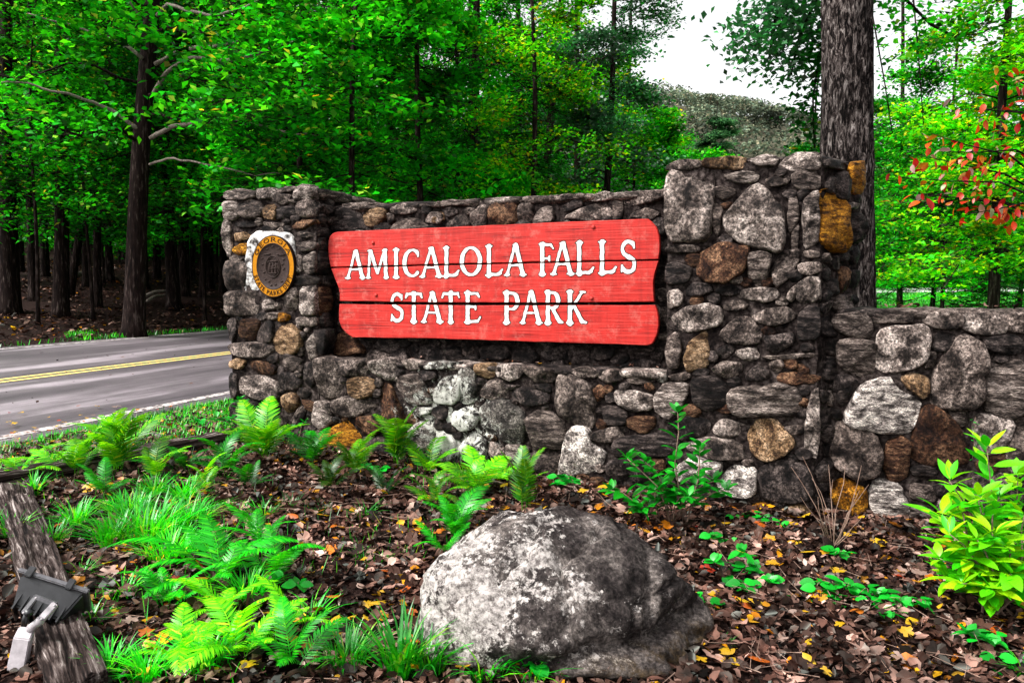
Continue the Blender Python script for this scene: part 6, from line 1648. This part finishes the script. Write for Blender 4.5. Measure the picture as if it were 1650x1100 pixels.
for (px, py, k, s, lab) in ((235, 870, 0, 1.05, 'biggest bushy grass tuft in the left bed'), (300, 850, 0, .8, 'wide grass tuft right of the biggest one'), (180, 880, 1, 1.1, 'grass tuft left of the biggest tuft, near the timber'), (250, 800, 1, .9, 'grass tuft behind the biggest tuft'),
    (645, 1085, 3, 1.25, 'bright broad bladed grass tuft at the lower left of the boulder'), (780, 1095, 2, 1.5, 'thin grass before the boulder at the bottom edge'), (55, 800, 3, .8, 'grass tuft growing between the two timbers'), (85, 880, 1, .8, 'grass tuft against the inner side of the left timber'),
    (585, 835, 2, 1.2, 'small grass tuft in the middle of the bare litter'), (425, 835, 2, 1.3, 'low grass tuft between the large fern and the pier fern'), (385, 830, 2, 1.0, 'little grass tuft left of the low tuft'), (575, 900, 2, .7, 'tiny grass sprig left of the boulder'), (615, 905, 2, .6, 'tiny grass sprig nearest the boulder on its left'),
    (175, 1085, 1, .7, 'grass tuft at the bottom edge beside the left timber'), (235, 1095, 1, .7, 'grass tuft at the bottom edge between timber and ferns'), (130, 930, 2, .9, 'small grass tuft just right of the timber above the floodlight'), (1165, 1045, 2, .6, 'tiny grass sprig right of the boulder'), (1650, 1090, 2, 1, 'grass tuft in the bottom right corner'), (520, 830, 2, .8, 'sparse grass sprig below the left end of the wall'), (340, 900, 2, 1.3, 'grass tuft just above the large dark fern'), (275, 900, 0, .75, 'wide grass tuft right below the biggest tuft'), (210, 830, 0, .7, 'grass tuft behind left of the biggest tuft'), (300, 810, 1, 1.0, 'grass tuft between the dark timber and the biggest tuft'), (120, 850, 1, .9, 'grass tuft midway along the inner side of the left timber'), (20, 870, 3, .8, 'grass tuft on the outer side of the left timber'), (470, 820, 2, 1.1, 'thin grass tuft below the left pier fern'), (400, 970, 1, .9, 'grass in the middle of the dark ferns'), (330, 1080, 1, .9, 'grass at the bottom edge among the yellow tipped fern'), (500, 1000, 2, 1.2, 'thin grass right of the yellow tipped fern'), (560, 1075, 1, .9, 'grass tuft left of the broad bladed tuft'), (690, 1080, 1, .9, 'grass tuft touching the boulder at lower left'), (860, 1095, 2, 1.2, 'grass wisps under the boulder front'), (200, 960, 2, 1.1, 'grass wisp above the dark fern tip'), (150, 1010, 2, 1.1, 'grass wisp right of the floodlight')):
    p = G(px, py); o = inst('grass_tuft', tm[k], p, (0, 0, rr.uniform(0, 6)), s); tag(o, lab, 'grass tuft')
# verge grass along the road: stuff
def blades(name, X, Y, h, w, label):
    n = len(X); Z = gz_np(X, Y); a = rs.uniform(0, 6.28, n); ln = rs.uniform(.1, .8, n); hh = h * rs.uniform(.4, 1.2, n)
    b = np.stack([X, Y, Z], 1); d = np.stack([np.cos(a), np.sin(a), np.zeros(n)], 1); s = np.stack([-np.sin(a), np.cos(a), np.zeros(n)], 1) * w
    t = b + d * (ln * hh)[:, None] + np.array([0, 0, 1.0]) * hh[:, None]; q = np.stack([b - s, b + s, t + s * .2, t - s * .2], 1)
    me = quads_mesh(name, q); me.materials.append(M['grass']); o = bpy.data.objects.new(name, me); C.objects.link(o); tag(o, label, 'grass', kind='stuff')
X = rs.uniform(-9, -1.5, 60000); Y = rs.uniform(5, 14, 60000); q = X * .952 - Y * .306; u, w = uw(X, Y)
tl0 = t2b; tl1 = t2a; dd = (tl1 - tl0); dn = Vector((-dd.y, dd.x, 0)).normalized(); side = (X - tl0.x) * dn.x + (Y - tl0.y) * dn.y
pat = np.array([nz(Vector((a * 1.3, b * 1.3, 0))) for a, b in zip(X, Y)])
k = (q > -6.55) & (side > .1) & (u < -.05) & (pat + .25 * np.clip((-6.0 - q) * -1, 0, 1) > -.35)
blades('verge_grass', X[k], Y[k], .065, .006, 'short green grass on the strip between the road and the timber')
X = rs.uniform(-16, -2, 60000); Y = rs.uniform(11, 26, 60000); q = X * .952 - Y * .306
pat = np.array([nz(Vector((a * .5, b * .5, 0))) for a, b in zip(X, Y)]); far_ = (-13.3 - q)
k = (q < -13.35) & ((far_ < .28 + pat * .3) | (far_ + X * .2 + 2.6 < 1.0 + pat * 2.5) & (X < -9.5))
blades('far_verge_grass', X[k], Y[k], .10, .012, 'green grass fringe along the far edge of the road')
X = rs.uniform(6, 34, 70000); Y = rs.uniform(12, 42, 70000); k = (X > Y * .40) & (X < Y * .75)
blades('lawn_grass', X[k], Y[k], .12, .02, 'bright green mown grass beyond the low wall')
X, Y = scatter_bed(9000, (-7, 4.5), (2, 8), bed); pat = np.array([nz(Vector((a * 1.1, b * 1.1, 8))) for a, b in zip(X, Y)]); k = (pat > -.02) & (X < .1)
blades('bed_grass', X[k], Y[k], .09, .003, 'sparse grass blades growing through the leaf litter')

# ------------------------------------------------------------------ shrubs with single leaves
lf_l = [leaf_mesh_oval('leaf', w, .10, b) for w, b in ((.36, .15), (.42, .3), (.34, .05))]
lf_s = [leaf_mesh_oval('leaf', w, .14, b) for w, b in ((.46, .12), (.50, .25))]
lf_v = [leaf_mesh_oval('leaf', w, .06, b) for w, b in ((.78, .2), (.85, .1))]
lf_r = [leaf_mesh_oval('leaf', w, .10, b) for w, b in ((.5, .2), (.58, .3), (.44, .1))]
for ms, mt in ((lf_l, 'laurel_leaf'), (lf_s, 'shrub_leaf'), (lf_v, 'vine_leaf'), (lf_r, 'red_leaf')):
    for m_ in ms: m_.materials.append(M[mt])
def put_leaf(ms, root, p, d, s, r, roll=.5):
    d = Vector(d).normalized(); q = d.to_track_quat('X', 'Z'); e = (q.to_matrix() @ Matrix.Rotation(r.uniform(-roll, roll), 3, 'X')).to_euler()
    return inst('leaf', r.choice(ms), Vector(p) - root.location, e, s, root)
def shrub(px, py, stems, ms, leaf, per, label, cat='shrub', bark='twig', seed=0, whorl=1, start=.2, r0=.006, name='shrub', upl=.35, side=0):
    """stems: list of (px, py, dY) tips"""
    r = random.Random(seed); p0 = G(px, py); root = empty(name, p0, label, cat)
    for (tx, ty, dY) in stems:
        tip = PX(tx, ty, p0.y + dY); st = p0 + Vector((r.uniform(-.08, .08), r.uniform(-.04, .04), 0)); mid = st.lerp(tip, .5) + Vector((r.uniform(-.05, .05), r.uniform(-.04, .04), .05))
        P = [st, st.lerp(mid, .6) + Vector((0, 0, .02)), mid, mid.lerp(tip, .55) + Vector((r.uniform(-.02, .02), 0, .02)), tip]
        V, F = tube(P, [r0, r0 * .9, r0 * .75, r0 * .6, r0 * .4], 6); link('stem', mesh('stem', V, F), root, mats=M[bark])
        Ls = sum((P[i + 1] - P[i]).length for i in range(4)); n = per
        for i in range(n):
            t = start + (1 - start) * (i + .5) / n; f = t * 4; k = min(3, int(f)); c = P[k].lerp(P[k + 1], f - k); ax = (P[k + 1] - P[k]).normalized()
            for w_ in range(whorl):
                a = i * 2.4 + w_ * 6.28 / whorl + r.uniform(-.4, .4); s = Vector((math.cos(a), math.sin(a), 0)); d = s + ax * (upl + r.uniform(-.2, .4)) 
                put_leaf(ms, root, c, d, leaf * r.uniform(.65, 1.15) * (1 - .25 * (t > .93)), r)
        for w_ in range(4): a = r.uniform(0, 6.28); put_leaf(ms, root, tip, Vector((math.cos(a), math.sin(a), 1.1)), leaf * .7, r)
    return root
shrub(1610, 975, [(1590, 722, .05), (1530, 775, -.02), (1640, 770, .1), (1518, 830, -.1), (1560, 900, -.2), (1660, 840, 0), (1600, 860, -.25), (1530, 935, -.2), (1690, 760, .1), (1630, 925, -.3), (1575, 800, -.1)], lf_l, .17, 7, 'bright yellow green leafy shrub before the low wall at the right border', seed=1, whorl=3, upl=.45)
shrub(1600, 1000, [(1530, 860, -.05), (1575, 870, -.1), (1625, 880, -.1), (1550, 940, -.12), (1600, 950, -.15), (1650, 950, -.1), (1515, 900, 0), (1650, 830, .05), (1550, 820, .05), (1610, 800, .08)], lf_l, .13, 7, 'lower denser part of bright shrubbery filling the space under the tallest bright shrub', seed=11, whorl=3, upl=.45)
shrub(1085, 850, [(1092, 665, 0), (1010, 738, -.05), (1128, 720, .05), (1040, 745, 0), (1150, 775, 0), (985, 790, -.05), (1060, 790, -.1), (1110, 800, -.12), (1170, 790, .05), (1030, 820, -.1)], lf_s, .115, 9, 'dark green small leaved shrub growing before the tall stone pier', seed=2, whorl=2, upl=.5)
shrub(392, 715, [(385, 645, .05), (350, 672, -.05), (430, 655, .05), (400, 670, -.1)], lf_s, .09, 6, 'small green leafy shrub growing at the foot of the left pier', seed=3, whorl=2)
shrub(478, 735, [(470, 690, 0), (490, 680, .05), (450, 700, 0)], lf_s, .065, 4, 'small leafy sprout among the ferns right of the left pier', seed=4, whorl=2)
# low broad-leaved seedlings and vines
for i, (px, py, stems, lab) in enumerate((
    (912, 790, [(905, 770, 0), (925, 775, 0), (898, 782, -.03)], 'small green seedling at the wall foot behind the boulder'),
    (1190, 930, [(1150, 905, -.1), (1195, 890, 0), (1215, 915, .05), (1175, 945, -.15), (1235, 935, 0)], 'broad leaved green vine nearest the right side of the boulder'),
    (1225, 960, [(1205, 955, -.05), (1240, 940, 0), (1260, 965, 0)], 'broad leaved green vine right below the nearest one to the boulder'),
    (1340, 965, [(1300, 985, -.08), (1330, 945, .05), (1365, 950, 0), (1320, 960, 0), (1350, 985, -.1)], 'larger patch of broad leaved vine in the middle of the right bed'),
    (1400, 975, [(1380, 960, 0), (1415, 960, 0), (1420, 985, -.05)], 'broad leaved vine patch right of the larger middle patch'),
    (1460, 990, [(1430, 1000, -.1), (1455, 975, 0), (1490, 980, 0), (1440, 1020, -.1)], 'broad leaved vine left of the bright shrub foot'),
    (1580, 1060, [(1570, 1030, 0), (1600, 1040, 0), (1580, 1080, -.1), (1560, 1020, 0)], 'broad leaved seedling at the bottom edge below the bright shrub'),
    (1215, 842, [(1200, 835, 0), (1230, 838, 0), (1180, 845, -.03)], 'small seedling by the orange stone at the pier foot'),
    (1350, 905, [(1345, 895, 0), (1360, 900, 0)], 'tiny seedling below the bare twigs'),
    (1125, 975, [(1118, 965, 0), (1140, 985, -.05)], 'tiny seedling touching the right side of the boulder'),
    (1165, 880, [(1155, 870, 0), (1180, 878, 0)], 'little seedling between the boulder and the dark shrub'),
    (1250, 855, [(1262, 850, 0), (1240, 862, 0)], 'little seedling right of the orange foot stone'),
    (1620, 925, [(1590, 960, -.15), (1640, 950, -.1), (1650, 985, -.2)], 'dark broad leaved vine at the foot of the bright shrub'),
    (880, 1090, [(870, 1080, -.02), (900, 1085, 0), (850, 1075, 0)], 'small seedlings under the front edge of the boulder'),
    (600, 770, [(590, 755, 0), (610, 760, 0)], 'small leafy seedling among ferns under the white stained stones'),
    (460, 960, [(450, 935, 0), (480, 945, 0)], 'yellow green seedling beside the large dark fern'),
    (330, 690, [(320, 680, 0), (345, 700, 0), (310, 705, 0)], 'weed growing over the dark timber near the pier'))):
    shrub(px, py, stems, lf_v, .075, 2, lab, 'seedling', seed=30 + i, whorl=2, start=.3, r0=.002, name='seedling', upl=.15)
# bare twigs on a stump at the pier corner
p0 = G(1340, 895); root = empty('dead_shrub', p0, 'leafless dead shrub with thin pale twigs at the corner of pier and low wall', 'dead shrub')
V, F = tube([p0 + Vector((0, 0, -.05)), p0 + Vector((-.01, 0, .05)), p0 + Vector((-.05, 0, .11))], [.05, .035, .012], 8); link('stump', mesh('stump', V, F), root, mats=M['bark_dark'])
V, F = tube([p0 + Vector((.01, 0, 0)), p0 + Vector((.06, 0, .08))], [.03, .01], 8); link('stump', mesh('stump', V, F), root, mats=M['bark_dark'])
r = random.Random(5)
for (tx, ty, dY) in ((1293, 735, .1), (1275, 752, .1), (1335, 748, .15), (1362, 750, .1), (1388, 750, .05), (1385, 790, .0), (1400, 780, .05), (1308, 770, .1), (1342, 772, .1), (1395, 825, -.1), (1290, 800, 0), (1425, 855, -.1), (1318, 800, -.05)):
    tip = PX(tx, ty, p0.y + dY); st = p0 + Vector((r.uniform(-.03, .02), r.uniform(-.02, .02), .02)); mid = st.lerp(tip, .45) + Vector((r.uniform(-.03, .03), 0, r.uniform(.0, .05)))
    V, F = tube([st, mid, mid.lerp(tip, .6) + Vector((r.uniform(-.015, .015), 0, 0)), tip], [.0032, .0027, .002, .001], 5); link('twig', mesh('twig', V, F), root, mats=M['twig'])

# ------------------------------------------------------------------ red-leaved branches on the right
p0 = PX(1690, 420, 5.2); p0.z = gz(p0.x, p0.y); root = empty('dogwood', p0, 'small tree with red, orange and pink autumn leaves on thin branches, right border', 'small tree')
V, F = tube([p0, PX(1690, 420, 5.2), PX(1695, 250, 5.2), PX(1690, 100, 5.3)], [.03, .026, .02, .012], 8); link('trunk', mesh('trunk', V, F), root, mats=M['bark_dark'])
r = random.Random(8); cnt = 0
for (a, b) in (((1692, 330), (1450, 285)), ((1692, 360), (1470, 310)), ((1690, 300), (1500, 215)), ((1692, 345), (1560, 345)), ((1690, 220), (1560, 170)), ((1690, 180), (1620, 120)), ((1690, 380), (1600, 330)), ((1690, 270), (1530, 245)), ((1690, 320), (1480, 250))):
    A = PX(*a, 5.2); B = PX(*b, 4.9 + r.uniform(-.15, .4)); m1 = A.lerp(B, .35) + Vector((0, 0, .05 + r.uniform(0, .04))); m2 = A.lerp(B, .7) + Vector((0, 0, .03))
    P = [A, m1, m2, B]; V, F = tube(P, [.009, .006, .004, .002], 6); link('branch', mesh('branch', V, F), root, mats=M['bark_dark'])
    for i in range(26):
        t = .25 + .75 * (i + r.random()) / 26; f = t * 3; k = min(2, int(f)); c = P[k].lerp(P[k + 1], f - k) + Vector((r.gauss(0, .06), r.gauss(0, .06), r.gauss(0, .06)))
        put_leaf(lf_r, root, c, (r.uniform(-1, .6), r.uniform(-.6, .6), r.uniform(-1.3, .3)), r.uniform(.04, .085), r, 1.2)
# little creeper on the low wall
p0 = GW.at(*GW.px(1563, 720), .06); root = empty('creeper', p0, 'thin green creeper climbing the low wall above the bright shrub', 'creeper')
V, F = tube([GW.at(*GW.px(1560, 735), .07), GW.at(*GW.px(1563, 700), .075), GW.at(*GW.px(1565, 668), .07)], [.003, .002, .001], 5); link('stem', mesh('stem', V, F), root, mats=M['twig'])
for i in range(16):
    c = GW.at(*GW.px(1562 + rr.uniform(-3, 3), 735 - i * 4.2), .08); put_leaf(lf_v, root, c, (rr.choice((-1, 1)), -.4, rr.uniform(-.3, .5)), .022, rr)
for ob_ in list(C.objects):
    if ob_.type == 'MESH' and len(ob_.data.materials) == 0: print('NOMAT', ob_.name)
